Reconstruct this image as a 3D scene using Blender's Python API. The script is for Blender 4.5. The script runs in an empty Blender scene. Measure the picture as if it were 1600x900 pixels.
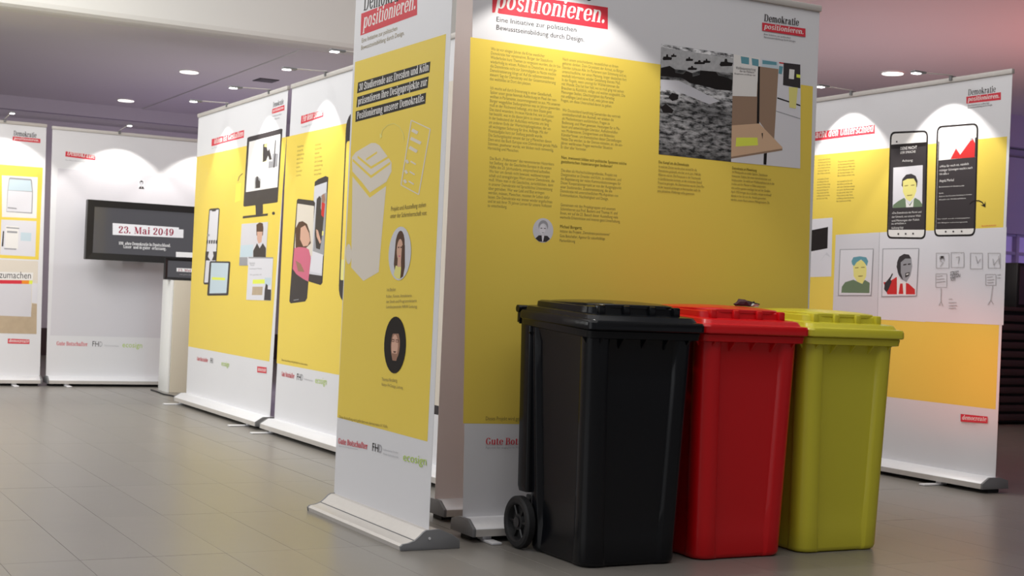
import bpy, bmesh, math, random
from mathutils import Vector, Matrix
random.seed(7)
S = bpy.context.scene
COL = S.collection
PI = math.pi

# ------------------------------------------------------------------ camera
F = 2230.0; CH = 0.945
def _n(v): return v.normalized()
_A = _n(Vector((-415-800, -(408-450), -F)))
_B = Vector((4878-800, -(641-450), -F)); _B = _n(_B - _A*_B.dot(_A))
_U = _B.cross(_A)
R3 = Matrix((_B, _A, _U))            # camera axes -> world axes (X along the wide banner, Y away along the narrow one)
CAM = Vector((0, 0, CH))
cam_d = bpy.data.cameras.new('camera'); cam = bpy.data.objects.new('camera', cam_d); COL.objects.link(cam)
cam.matrix_world = Matrix.Translation(CAM) @ R3.to_4x4()
cam_d.sensor_width = 36; cam_d.lens = F/1600*36; cam_d.clip_end = 200; cam_d.clip_start = .05
cam_d.dof.use_dof = True; cam_d.dof.focus_distance = 5.3; cam_d.dof.aperture_fstop = 8.5
S.camera = cam
def at(px, py, axis, val):           # a pixel measured in the photograph -> the point where it meets a known plane
    d = R3 @ Vector((px-800, -(py-450), -F))
    t = (val - CAM[axis]) / d[axis]
    return CAM + d*t

# ------------------------------------------------------------------ light
S.view_settings.view_transform = 'Standard'; S.view_settings.look = 'None'
S.view_settings.gamma = 1; S.view_settings.use_curve_mapping = False
S.view_settings.exposure = 0.0
W = bpy.data.worlds.new('world'); S.world = W; W.use_nodes = True
bg = W.node_tree.nodes['Background']; bg.inputs[0].default_value = (0.95, 0.95, 1.0, 1); bg.inputs[1].default_value = 0.27

def light(name, kind, loc, rot=None, to=None, power=10, color=(1, 1, 1), size=.1, sy=None, spot=None, blend=.15, parent=None):
    L = bpy.data.lights.new(name, kind); o = bpy.data.objects.new(name, L); COL.objects.link(o)
    o.location = loc; L.energy = power; L.color = color
    if kind == 'AREA':
        L.size = size
        if sy: L.shape = 'RECTANGLE'; L.size_y = sy
    else: L.shadow_soft_size = size
    if spot: L.spot_size = spot; L.spot_blend = blend
    if to is not None:
        o.rotation_euler = (Vector(to)-Vector(loc)).to_track_quat('-Z', 'Y').to_euler()
    if parent: o.parent = parent
    return o
# daylight from the window front on the left and the glazed roof over the hall
light('window_front', 'AREA', (-4.6, 4.0, 2.2), to=(3.0, 5.0, 1.3), power=104, color=(.95, .97, 1.0), size=6.0, sy=3.4)
light('glazed_roof', 'AREA', (1.5, 4.6, 4.8), to=(1.5, 4.6, 0), power=262, color=(1.0, .975, .95), size=7.0, sy=9.0)
# violet and red coloured light in the far rooms and on the right banner
light('violet_wash', 'AREA', (5.2, 15.6, .5), to=(4.6, 15.2, 3.0), power=11, color=(.62, .45, 1.0), size=2.0)
light('violet_wash_bar', 'AREA', (12.2, 8.3, 1.6), to=(12.3, 10.6, 1.6), power=10, color=(.55, .42, 1.0), size=1.0)
light('red_wash', 'AREA', (9.5, 6.0, 1.5), to=(8.2, 6.4, 3.0), power=38, color=(1.0, .20, .16), size=.5)
light('red_spot', 'SPOT', (4.7, 3.0, .35), to=(5.97, 5.78, .68), power=300, color=(1.0, .22, .12), size=.12, spot=math.radians(19), blend=1.0)  # unseen spot added for the reddish glow low on the right banner
# unseen light over the far floor, then added fills
light('back_room_light', 'AREA', (.2, 9.6, 4.2), to=(.9, 10.2, 0), power=135, color=(1, .99, .96), size=2.2)
light('beam_fill', 'AREA', (-1.6, 9.0, 2.2), to=(2.6, 11.9, 3.1), power=88, color=(.98, 1.0, .97), size=.8)  # added fill outside the view, brightens the beam and the ceiling edge
light('ceiling_fill_far', 'AREA', (4.6, 13.4, .25), to=(4.2, 13.6, 3.0), power=22, color=(1.0, .92, .97), size=1.6)  # added uplight hidden behind the mid banners, lifts the far ceiling
light('ceiling_fill_right', 'AREA', (7.6, 8.2, .25), to=(7.4, 7.9, 3.0), power=26, color=(1.0, .84, .92), size=1.6)  # added uplight hidden behind the right banner, lifts the ceiling there

# ------------------------------------------------------------------ materials
def lin(c):
    return tuple(((x/255)/12.92 if x/255 <= .04045 else ((x/255+.055)/1.055)**2.4) for x in c)
MATS = {}
def mat(name, rgb, rough=.5, metal=0, noise=0, nscale=20, bump=0, bscale=200, spec=.5, emit=None, es=1, coat=0, raw=False, trans=0):
    if name in MATS: return MATS[name]
    m = bpy.data.materials.new(name); m.use_nodes = True; nt = m.node_tree; b = nt.nodes['Principled BSDF']
    c = rgb if raw else lin(rgb)
    b.inputs['Base Color'].default_value = (*c, 1); b.inputs['Roughness'].default_value = rough
    if name.startswith('print_'): spec = .18
    b.inputs['Metallic'].default_value = metal; b.inputs['Specular IOR Level'].default_value = spec
    if coat: b.inputs['Coat Weight'].default_value = coat; b.inputs['Coat Roughness'].default_value = .15
    if trans: b.inputs['Transmission Weight'].default_value = trans
    if emit: b.inputs['Emission Color'].default_value = (*emit, 1); b.inputs['Emission Strength'].default_value = es
    tc = nt.nodes.new('ShaderNodeTexCoord')
    if noise:
        n = nt.nodes.new('ShaderNodeTexNoise'); n.inputs['Scale'].default_value = nscale; n.inputs['Detail'].default_value = 5
        nt.links.new(tc.outputs['Object'], n.inputs['Vector'])
        mx = nt.nodes.new('ShaderNodeMix'); mx.data_type = 'RGBA'
        mx.inputs[6].default_value = (*[x*(1-noise) for x in c], 1); mx.inputs[7].default_value = (*[min(1, x*(1+noise)) for x in c], 1)
        nt.links.new(n.outputs['Fac'], mx.inputs[0]); nt.links.new(mx.outputs[2], b.inputs['Base Color'])
    if bump:
        n2 = nt.nodes.new('ShaderNodeTexNoise'); n2.inputs['Scale'].default_value = bscale; n2.inputs['Detail'].default_value = 3
        nt.links.new(tc.outputs['Object'], n2.inputs['Vector'])
        bp = nt.nodes.new('ShaderNodeBump'); bp.inputs['Strength'].default_value = bump; bp.inputs['Distance'].default_value = .01
        nt.links.new(n2.outputs['Fac'], bp.inputs['Height']); nt.links.new(bp.outputs['Normal'], b.inputs['Normal'])
    MATS[name] = m; return m
M = dict(
    fabric=mat('banner_white', (.68, .675, .695), .45, raw=True, noise=.02, nscale=2, bump=.05, bscale=3),
    back=mat('banner_reverse', (.80, .72, .69), .6, raw=True, noise=.05, nscale=3),
    yellow=mat('print_yellow', (.76, .575, .095), .42, raw=True, noise=.02, nscale=2),
    red=mat('print_red', (.60, .04, .06), .45, raw=True),
    black=mat('print_black', (.014, .011, .011), .45, raw=True),
    text=mat('print_text', (.25, .19, .065), .5, raw=True),
    textlt=mat('print_text_light', (.30, .24, .10), .5, raw=True),
    textgrey=mat('print_text_grey', (.42, .42, .44), .5, raw=True),
    white=mat('print_white', (.74, .72, .70), .45, raw=True),
    cream=mat('print_cream', (.66, .60, .52), .45, raw=True),
    green=mat('print_green', (.42, .58, .10), .45, raw=True),
    lime=mat('print_lime', (.72, .78, .10), .45, raw=True),
    dark=mat('print_dark_grey', (.042, .036, .039), .42, raw=True),
    grey=mat('print_grey', (.30, .30, .32), .45, raw=True),
    lgrey=mat('print_light_grey', (.56, .56, .60), .45, raw=True),
    pale=mat('print_pale', (.66, .65, .69), .45, raw=True),
    pgrey=mat('print_field_grey', (.60, .585, .62), .45, raw=True),
    blue=mat('print_pale_blue', (.50, .60, .66), .45, raw=True),
    skin=mat('print_skin', (.60, .36, .27), .45, raw=True),
    skin_d=mat('print_skin_dark', (.30, .16, .11), .45, raw=True),
    hair=mat('print_hair', (.09, .045, .03), .45, raw=True),
    pink=mat('print_pink', (.58, .14, .22), .45, raw=True),
    lyel=mat('print_pale_yellow', (.72, .66, .22), .45, raw=True),
    jacket=mat('print_green_jacket', (.14, .20, .12), .45, raw=True),
    brick=mat('print_deep_red', (.55, .03, .03), .45, raw=True),
    maroon=mat('print_maroon', (.30, .015, .05), .45, raw=True),
    sketch=mat('print_pencil', (.40, .38, .39), .5, raw=True),
    orange=mat('print_orange', (.75, .25, .03), .45, raw=True),
    wood=mat('print_wood', (.62, .42, .28), .45, raw=True),
    card=mat('print_cardboard', (.30, .20, .14), .45, raw=True),
    teal=mat('print_teal', (.12, .30, .36), .45, raw=True),
    gold=mat('print_parquet', (.46, .36, .25), .45, raw=True, noise=.15, nscale=14),
    alu=mat('anodised_aluminium', (.52, .49, .46), .5, metal=.15, raw=True, noise=.05, nscale=40),
    aluw=mat('brushed_silver', (.74, .74, .76), .38, metal=.15, raw=True, noise=.04, nscale=60),
    cap=mat('grey_plastic_cap', (.17, .17, .175), .5, raw=True),
    blackpl=mat('black_plastic', (.012, .012, .013), .38, raw=True, bump=.05, bscale=300),
    rubber=mat('black_rubber', (.008, .008, .009), .65, raw=True, bump=.1, bscale=200),
    binblack=mat('bin_black', (.0045, .005, .0065), .20, raw=True, bump=.03, bscale=500, spec=.27),
    binred=mat('bin_red', (.55, .004, .007), .28, raw=True, bump=.04, bscale=500, spec=.38),
    binyel=mat('bin_yellow', (.58, .52, .035), .30, raw=True, bump=.04, bscale=500, spec=.42),
    ceil=mat('ceiling_paint', (.68, .65, .65), .8, raw=True, noise=.02, nscale=1),
    plaster=mat('white_plaster', (.70, .69, .65), .8, raw=True, noise=.03, nscale=2, bump=.05, bscale=30),
    mauve=mat('wall_mauve', (.56, .52, .58), .8, raw=True, noise=.03, nscale=2),
    violet=mat('wall_violet', (.45, .40, .52), .8, raw=True, noise=.03, nscale=2),
    slat=mat('dark_slat', (.045, .022, .024), .5, raw=True, noise=.1, nscale=10),
    grout=mat('tile_grout', (.155, .142, .125), .8, raw=True, noise=.1, nscale=30),
    lens=mat('lamp_lens', (1, 1, 1), .4, emit=(1, .97, 1.0), es=7, raw=True),
    disc=mat('downlight_disc', (1, 1, 1), .4, emit=(1, .93, .82), es=3.2, raw=True),
    lacq=mat('cream_lacquer', (.64, .58, .46), .4, raw=True, noise=.02, nscale=3),
    lacqw=mat('white_lacquer', (.80, .80, .78), .4, raw=True, noise=.02, nscale=3),
    screen=mat('screen_glass', (.030, .030, .034), .12, raw=True, emit=(.055, .053, .058), es=1.0),
    screenw=mat('screen_white', (.6, .6, .62), .3, raw=True, emit=(.55, .55, .58), es=.45),
    screent=mat('screen_text', (.6, .6, .6), .3, raw=True, emit=(.5, .5, .5), es=.6),
    pouch=mat('maroon_cloth', (.05, .012, .02), .7, raw=True, noise=.2, nscale=60, bump=.3, bscale=80),
    wrapper=mat('clear_wrapper', (.75, .74, .66), .2, raw=True, trans=.35, bump=.4, bscale=60),
)
def tile_mat(i):
    k = .965+.07*((i*37) % 11)/10
    m = mat('floor_tile_%d' % i, (.205*k, .190*k, .170*k), .30, noise=.07, nscale=3.5, raw=True, bump=.05, bscale=6, spec=.55)
    return m
TILES = [tile_mat(i) for i in range(5)]

# photograph of a beach with landing boats, black and white (a flat print)
def beach_mat(z0, z1):
    m = bpy.data.materials.new('print_beach_photo'); m.use_nodes = True; nt = m.node_tree; b = nt.nodes['Principled BSDF']; b.inputs['Roughness'].default_value = .45
    tc = nt.nodes.new('ShaderNodeTexCoord'); sx = nt.nodes.new('ShaderNodeSeparateXYZ'); nt.links.new(tc.outputs['Object'], sx.inputs[0])
    mr = nt.nodes.new('ShaderNodeMapRange'); mr.inputs[1].default_value = z0; mr.inputs[2].default_value = z1; nt.links.new(sx.outputs[2], mr.inputs[0])
    mp = nt.nodes.new('ShaderNodeMapping'); mp.inputs['Scale'].default_value = (14, 14, 42); nt.links.new(tc.outputs['Object'], mp.inputs[0])
    n = nt.nodes.new('ShaderNodeTexNoise'); n.inputs['Scale'].default_value = 1.6; n.inputs['Detail'].default_value = 8; n.inputs['Roughness'].default_value = .62; nt.links.new(mp.outputs[0], n.inputs['Vector'])
    r1 = nt.nodes.new('ShaderNodeValToRGB'); r1.color_ramp.elements[0].position = .40; r1.color_ramp.elements[0].color = (.012, .012, .014, 1)
    r1.color_ramp.elements[1].position = .60; r1.color_ramp.elements[1].color = (.42, .42, .43, 1); nt.links.new(n.outputs['Fac'], r1.inputs[0])
    # bright band of sea and surf, darker sand below
    r2 = nt.nodes.new('ShaderNodeValToRGB'); e = r2.color_ramp.elements
    for p, v in ((0, .25), (.1, .8), (.28, .9), (.45, .55), (.58, 1.9), (.66, 1.5), (.72, .25), (.80, .35), (.86, 2.2), (1, 1.6)):
        q = e.new(p); q.color = (v/2.4, v/2.4, v/2.4, 1)
    e.remove(e[0]); nt.links.new(mr.outputs[0], r2.inputs[0])
    mu = nt.nodes.new('ShaderNodeMix'); mu.data_type = 'RGBA'; mu.blend_type = 'MULTIPLY'; mu.inputs[0].default_value = 1
    nt.links.new(r1.outputs[0], mu.inputs[6]); nt.links.new(r2.outputs[0], mu.inputs[7])
    g = nt.nodes.new('ShaderNodeMix'); g.data_type = 'RGBA'; g.blend_type = 'ADD'; g.inputs[0].default_value = 1
    nt.links.new(mu.outputs[2], g.inputs[6]); nt.links.new(mu.outputs[2], g.inputs[7]); nt.links.new(g.outputs[2], b.inputs['Base Color'])
    return m

# ------------------------------------------------------------------ object helpers
def tag(o, label=None, cat=None, group=None, kind=None):
    if label: o['label'] = label
    if cat: o['category'] = cat
    if group: o['group'] = group
    if kind: o['kind'] = kind
    return o
def empty(name, loc, rz=0):
    o = bpy.data.objects.new(name, None); COL.objects.link(o); o.location = loc; o.rotation_euler = (0, 0, rz); o.empty_display_size = .1; return o
def link(name, me, parent=None, label=None):
    o = bpy.data.objects.new(name, me); COL.objects.link(o)
    if parent: o.parent = parent
    if label: o['label'] = label
    return o
def mesh(name, verts, faces, mats, fm=None, parent=None, smooth=False, label=None):
    me = bpy.data.meshes.new(name); me.from_pydata([tuple(v) for v in verts], [], faces)
    for m in (mats if isinstance(mats, (list, tuple)) else [mats]): me.materials.append(m)
    if fm: me.polygons.foreach_set('material_index', fm)
    if smooth: me.polygons.foreach_set('use_smooth', [True]*len(me.polygons))
    me.update(); return link(name, me, parent, label)
class MB:                                                     # collects simple solids into one mesh
    def __init__(s): s.v = []; s.f = []
    def box(s, x0, x1, y0, y1, z0, z1):
        b = len(s.v); s.v += [(x, y, z) for z in (z0, z1) for y in (y0, y1) for x in (x0, x1)]
        s.f += [tuple(b+i for i in q) for q in ((0, 2, 3, 1), (4, 5, 7, 6), (0, 1, 5, 4), (2, 6, 7, 3), (0, 4, 6, 2), (1, 3, 7, 5))]; return s
    def tube(s, a, c, r, n=12, r2=None):
        a = Vector(a); c = Vector(c); r2 = r if r2 is None else r2; d = (c-a).normalized()
        u = d.cross(Vector((0, 0, 1)) if abs(d.z) < .9 else Vector((1, 0, 0))).normalized(); w = d.cross(u); b = len(s.v)
        for p, rr in ((a, r), (c, r2)):
            for i in range(n): t = 2*PI*i/n; s.v.append(tuple(p+u*math.cos(t)*rr+w*math.sin(t)*rr))
        for i in range(n): s.f.append((b+i, b+(i+1) % n, b+n+(i+1) % n, b+n+i))
        s.f.append(tuple(b+i for i in reversed(range(n)))); s.f.append(tuple(b+n+i for i in range(n))); return s
    def loft(s, rings, cap0=True, cap1=True, closed=True):
        b = len(s.v); n = len(rings[0])
        for r in rings: s.v += [tuple(p) for p in r]
        for k in range(len(rings)-1):
            for i in range(n if closed else n-1):
                j = (i+1) % n; s.f.append((b+k*n+i, b+k*n+j, b+(k+1)*n+j, b+(k+1)*n+i))
        if cap0: s.f.append(tuple(b+i for i in reversed(range(n))))
        if cap1: s.f.append(tuple(b+(len(rings)-1)*n+i for i in range(n)))
        return s
    def prism(s, prof, x0, x1):                              # profile in (y, z), swept along x
        return s.loft([[(x0, y, z) for y, z in prof], [(x1, y, z) for y, z in prof]])
    def build(s, name, m, parent=None, bevel=0, smooth=False, label=None, auto=None, seg=2):
        o = mesh(name, s.v, s.f, m, parent=parent, smooth=smooth or bool(bevel), label=label)
        bm = bmesh.new(); bm.from_mesh(o.data); bmesh.ops.recalc_face_normals(bm, faces=bm.faces)
        if bevel:
            es = [e for e in bm.edges if len(e.link_faces) == 2 and e.calc_face_angle(0) > math.radians(35)]
            bmesh.ops.bevel(bm, geom=es, offset=bevel, segments=seg, profile=.5, affect='EDGES', clamp_overlap=True)
        bm.to_mesh(o.data); bm.free()
        if smooth or bevel:
            try: o.data.set_sharp_from_angle(angle=math.radians(auto or 40))
            except Exception: pass
        return o

# ------------------------------------------------------------------ lettering
CHARS = sorted(set("ABCDEFGHIJKLMNOPQRSTUVWXYZabcdefghijklmnopqrstuvwxyzäöüßÄÖÜ0123456789.,:;-»«„“\"!?*()/"))
def _collect():
    tmp = {}
    for key, txt in [('||', '||')]+[(c, '|'+c+'|') for c in CHARS]+[('_'+c, c) for c in CHARS]:
        cu = bpy.data.curves.new('t', 'FONT'); cu.body = txt; cu.size = 1; cu.resolution_u = 2; cu.fill_mode = 'FRONT' if hasattr(cu, 'fill_mode') else cu.fill_mode
        o = bpy.data.objects.new('t', cu); COL.objects.link(o); tmp[key] = (o, cu)
    bpy.context.view_layer.update(); dg = bpy.context.evaluated_depsgraph_get(); res = {}; wid = {}
    for key, (o, cu) in tmp.items():
        me = bpy.data.meshes.new_from_object(o.evaluated_get(dg)); vs = [(v.co.x, v.co.y) for v in me.vertices]
        if key[0] == '_' and len(key) == 2: res[key[1]] = (vs, [tuple(p.vertices) for p in me.polygons])
        elif vs: wid[key] = max(v[0] for v in vs)-min(v[0] for v in vs)
        bpy.data.meshes.remove(me); bpy.data.objects.remove(o); bpy.data.curves.remove(cu)
    base = wid['||']
    return {c: (res[c][0], res[c][1], wid[c]-base) for c in CHARS}
SANS = _collect(); SANS[' '] = ([], [], .26)

WD, TH = .27, .07
def _cat(p, n=5):
    out = []
    for i in range(len(p)-1):
        a = p[max(i-1, 0)]; b = p[i]; c = p[i+1]; d = p[min(i+2, len(p)-1)]
        for k in range(n):
            t = k/n; out.append(tuple(.5*((2*b[j])+(-a[j]+c[j])*t+(2*a[j]-5*b[j]+4*c[j]-d[j])*t*t+(-a[j]+3*b[j]-3*c[j]+d[j])*t**3) for j in (0, 1)))
    return out+[p[-1]]
def _stroke(V, Fc, pts, w=None, smooth=True, closed=False):
    if closed: pts = list(pts)
    elif smooth: pts = _cat(pts)
    n = len(pts); L = []
    for i in range(n):
        a = pts[(i-1) % n] if closed else pts[max(i-1, 0)]; b = pts[(i+1) % n] if closed else pts[min(i+1, n-1)]
        dx, dy = b[0]-a[0], b[1]-a[1]; l = math.hypot(dx, dy) or 1; dx /= l; dy /= l
        ww = w if w else TH+(WD-TH)*abs(dy)**1.5
        L.append((pts[i][0]-dy*ww/2, pts[i][1]+dx*ww/2)); L.append((pts[i][0]+dy*ww/2, pts[i][1]-dx*ww/2))
    b0 = len(V); V += L
    for i in range(n if closed else n-1):
        j = (i+1) % n; Fc.append((b0+2*i, b0+2*i+1, b0+2*j+1, b0+2*j))
def _rect(V, Fc, x0, x1, y0, y1):
    b = len(V); V += [(x0, y0), (x1, y0), (x1, y1), (x0, y1)]; Fc.append((b, b+1, b+2, b+3))
def _dot(V, Fc, x, y, r):
    b = len(V); V += [(x+r*math.cos(i*PI/5), y+r*math.sin(i*PI/5)) for i in range(10)]; Fc.append(tuple(range(b, b+10)))
# strokes: C smooth, L straight (optional fixed width), O ring, S serif bar, D dot, V vertical stem
G = {
 'n': (1.04, ['V .24 0 1', 'C .24 .66 .42 .92 .64 .95 .8 .78 .82 .5', 'V .82 0 .55', 'S .03 .45 0', 'S .62 1.02 0', 'S .05 .24 .94']),
 'm': (1.58, ['V .24 0 1', 'C .24 .66 .4 .92 .6 .95 .76 .78 .78 .5', 'V .78 0 .55', 'C .78 .66 .94 .92 1.14 .95 1.3 .78 1.33 .5', 'V 1.33 0 .55', 'S .03 .45 0', 'S .6 .96 0', 'S 1.14 1.54 0', 'S .05 .24 .94']),
 'h': (1.04, ['V .24 0 1.45', 'C .24 .66 .42 .92 .64 .95 .8 .78 .82 .5', 'V .82 0 .55', 'S .03 .45 0', 'S .62 1.02 0', 'S .05 .24 1.39']),
 'r': (.76, ['V .24 0 1', 'C .24 .62 .36 .86 .5 .94 .6 .93', 'D .62 .83 .13', 'S .03 .5 0', 'S .05 .24 .94']),
 'i': (.5, ['V .25 0 1', 'D .24 1.29 .17', 'S .03 .47 0', 'S .05 .25 .94']),
 'j': (.5, ['V .25 -.2 1', 'D .24 1.29 .17', 'C .25 -.15 .2 -.38 .02 -.42', 'S .05 .25 .94']),
 'l': (.5, ['V .25 0 1.45', 'S .03 .47 0', 'S .05 .25 1.39']),
 'k': (1.06, ['V .24 0 1.45', 'L .3 .45 .8 .97 .09', 'L .48 .62 .86 .03 .3', 'S .03 .45 0', 'S .62 1.04 0', 'S .58 .98 .93', 'S .05 .24 1.39']),
 'o': (1.0, ['O .5 .5 .33 .47']),
 'ö': (1.0, ['O .5 .5 .33 .47', 'D .32 1.28 .13', 'D .68 1.28 .13']),
 'e': (.94, ['L .2 .5 .82 .5 .075', 'C .8 .52 .76 .85 .5 .97 .25 .82 .18 .5 .27 .17 .52 .03 .86 .24']),
 'c': (.88, ['C .76 .82 .5 .97 .25 .82 .18 .5 .27 .17 .52 .03 .84 .22', 'D .72 .76 .13']),
 'a': (1.0, ['C .2 .85 .42 .97 .64 .86 .69 .6 .69 .5', 'V .69 .12 .6', 'C .69 .15 .8 .03 .98 .1', 'C .69 .58 .38 .5 .2 .32 .26 .08 .45 .04 .69 .2', 'D .25 .77 .13']),
 'ä': (1.0, ['C .2 .85 .42 .97 .64 .86 .69 .6 .69 .5', 'V .69 .12 .6', 'C .69 .15 .8 .03 .98 .1', 'C .69 .58 .38 .5 .2 .32 .26 .08 .45 .04 .69 .2', 'D .25 .77 .13', 'D .3 1.28 .13', 'D .66 1.28 .13']),
 's': (.82, ['W .18 .68 .8 .46 .95 .2 .82 .26 .6 .5 .47 .7 .32 .62 .08 .4 .05 .14 .2']),
 't': (.66, ['V .3 .2 1.25', 'C .3 .25 .34 .05 .5 .03 .66 .14', 'S .06 .62 .94']),
 'd': (1.08, ['O .46 .5 .3 .47', 'V .8 0 1.45', 'S .8 1.04 0', 'S .6 .8 1.39']),
 'b': (1.06, ['O .6 .5 .3 .47', 'V .26 0 1.45', 'S .06 .26 1.39']),
 'p': (1.06, ['O .6 .5 .3 .47', 'V .26 -.45 1', 'S .04 .5 -.45', 'S .06 .26 .94']),
 'g': (.98, ['O .44 .63 .25 .34', 'C .3 .32 .2 .2 .3 .08 .6 .04 .82 -.08 .8 -.32 .45 -.42 .14 -.32 .14 -.14 .35 .04', 'L .62 .86 .9 .97 .1']),
 'u': (1.06, ['V .24 .3 1', 'C .24 .4 .28 .12 .46 .04 .68 .14 .8 .36', 'V .82 0 1', 'S .04 .24 .94', 'S .6 .82 .94', 'S .82 1.04 0']),
 'ü': (1.06, ['V .24 .3 1', 'C .24 .4 .28 .12 .46 .04 .68 .14 .8 .36', 'V .82 0 1', 'S .04 .24 .94', 'S .6 .82 .94', 'S .82 1.04 0', 'D .34 1.28 .13', 'D .7 1.28 .13']),
 'z': (.86, ['S .1 .76 .92', 'L .2 .06 .66 .94 .28', 'S .08 .8 0', 'L .12 .75 .12 .98 .07', 'L .78 .02 .78 .25 .07']),
 'f': (.66, ['V .3 0 1.2', 'C .3 1.15 .36 1.4 .54 1.44 .64 1.38', 'D .64 1.28 .12', 'S .06 .6 .94', 'S .08 .56 0']),
 '.': (.46, ['D .22 .14 .16']), ',': (.46, ['D .22 .14 .16', 'L .3 .1 .15 -.2 .08']),
 'D': (1.3, ['V .3 0 1.38', 'C .3 1.34 .75 1.33 1.05 1.05 1.1 .69 1.05 .33 .75 .05 .3 .04', 'S .05 .5 0', 'S .05 .5 1.31']),
 'S': (1.02, ['W .24 .84 1.1 .58 1.34 .24 1.16 .3 .86 .62 .64 .84 .42 .76 .1 .46 .03 .14 .26', 'L .86 .98 .86 1.34 .07', 'L .13 .05 .13 .4 .07']),
 'K': (1.32, ['V .3 0 1.38', 'L .38 .6 1.08 1.34 .1', 'L .6 .86 1.1 .03 .32', 'S .05 .55 0', 'S .85 1.3 0', 'S .05 .55 1.31', 'S .86 1.26 1.31']),
 'P': (1.14, ['V .3 0 1.38', 'C .3 1.34 .7 1.34 .93 1.2 .97 1.0 .9 .76 .7 .64 .3 .62', 'S .05 .56 0', 'S .05 .4 1.31']),
 'B': (1.18, ['V .3 0 1.38', 'C .3 1.34 .7 1.34 .9 1.2 .92 1.0 .8 .78 .6 .72 .3 .71', 'C .6 .72 .9 .66 1.0 .4 .94 .14 .7 .04 .3 .04', 'S .05 .4 0', 'S .05 .4 1.31']),
 'G': (1.26, ['C 1.0 1.1 .7 1.35 .34 1.15 .22 .69 .34 .22 .7 .03 1.02 .2', 'V 1.02 .1 .6', 'S .78 1.22 .56', 'L 1.04 1.0 1.04 1.34 .07']),
 'M': (1.6, ['L .28 0 .28 1.38 .09', 'L .34 1.34 .8 .05 .3', 'L .8 .05 1.2 1.34 .09', 'V 1.32 0 1.38', 'S .06 .5 0', 'S 1.08 1.56 0', 'S .06 .4 1.31', 'S 1.2 1.56 1.31']),
 'U': (1.3, ['V .3 .4 1.38', 'C .3 .45 .4 .1 .68 .03 .94 .12 1.04 .45', 'L 1.04 .4 1.04 1.38 .09', 'S .05 .55 1.31', 'S .84 1.24 1.31']),
 'F': (1.08, ['V .3 0 1.38', 'S .05 .98 1.31', 'S .3 .76 .66', 'S .05 .56 0', 'L .96 1.0 .96 1.36 .07', 'L .76 .5 .76 .88 .07']),
 'H': (1.4, ['V .3 0 1.38', 'V 1.1 0 1.38', 'S .3 1.1 .66', 'S .05 .56 0', 'S .86 1.36 0', 'S .05 .56 1.31', 'S .86 1.36 1.31']),
 'N': (1.36, ['L .28 0 .28 1.38 .09', 'L .32 1.34 1.05 .04 .32', 'L 1.1 0 1.1 1.38 .09', 'S .06 .5 0', 'S .9 1.3 1.31', 'S .06 .4 1.31']),
 '0': (1.04, ['O .52 .68 .33 .65']), '2': (.98, ['C .2 1.0 .3 1.26 .55 1.34 .78 1.15 .7 .8 .4 .4 .16 .1', 'L .14 .1 .86 .1 .2', 'D .28 1.02 .14', 'L .88 .02 .88 .35 .07']),
 '3': (.96, ['C .22 1.12 .45 1.34 .74 1.16 .72 .86 .42 .72', 'C .42 .72 .78 .62 .8 .32 .62 .05 .36 .04 .16 .2', 'D .25 1.08 .13', 'D .25 .28 .13']),
 '4': (1.04, ['V .7 0 1.36', 'L .62 1.3 .12 .42 .09', 'S .08 .98 .34', 'S .48 .92 0']),
 '9': (1.0, ['O .48 .9 .3 .43', 'C .78 .95 .78 .5 .6 .16 .4 .03 .24 .14', 'D .28 .26 .13']),
 '1': (.7, ['V .38 0 1.36', 'L .12 1.12 .36 1.3 .09', 'S .1 .66 0']),
 ' ': (.42, []), '-': (.6, ['S .1 .5 .45']),
}
def _serif():
    out = {}
    for c, (adv, st) in G.items():
        V = []; Fc = []
        for s in st:
            k, *r = s.split(); r = [float(x) for x in r]
            if k == 'V': _rect(V, Fc, r[0]-WD/2, r[0]+WD/2, r[1], r[2])
            elif k == 'S': _rect(V, Fc, r[0], r[1], r[2], r[2]+.075)
            elif k == 'D': _dot(V, Fc, r[0], r[1], r[2])
            elif k == 'L': _stroke(V, Fc, [(r[0], r[1]), (r[2], r[3])], w=r[4], smooth=False)
            elif k == 'W': _stroke(V, Fc, list(zip(r[1::2], r[2::2])), w=r[0])
            elif k == 'C': _stroke(V, Fc, list(zip(r[0::2], r[1::2])))
            elif k == 'O': _stroke(V, Fc, [(r[0]+r[2]*math.cos(i*PI/10), r[1]+r[3]*math.sin(i*PI/10)) for i in range(20)], closed=True)
        F2 = []; V2 = []                                         # every face turned outwards and laid in its own hair-thin layer
        for k, q in enumerate(Fc):
            P = [V[i] for i in q]
            if sum(P[i-1][0]*P[i][1]-P[i][0]*P[i-1][1] for i in range(len(P))) < 0: P.reverse()
            F2.append(tuple(range(len(V2), len(V2)+len(P)))); V2 += [(x/1.4, y/1.4, k) for x, y in P]
        out[c] = (V2, F2, (adv+.07)/1.4)
    return out
SERIF = _serif()

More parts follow.
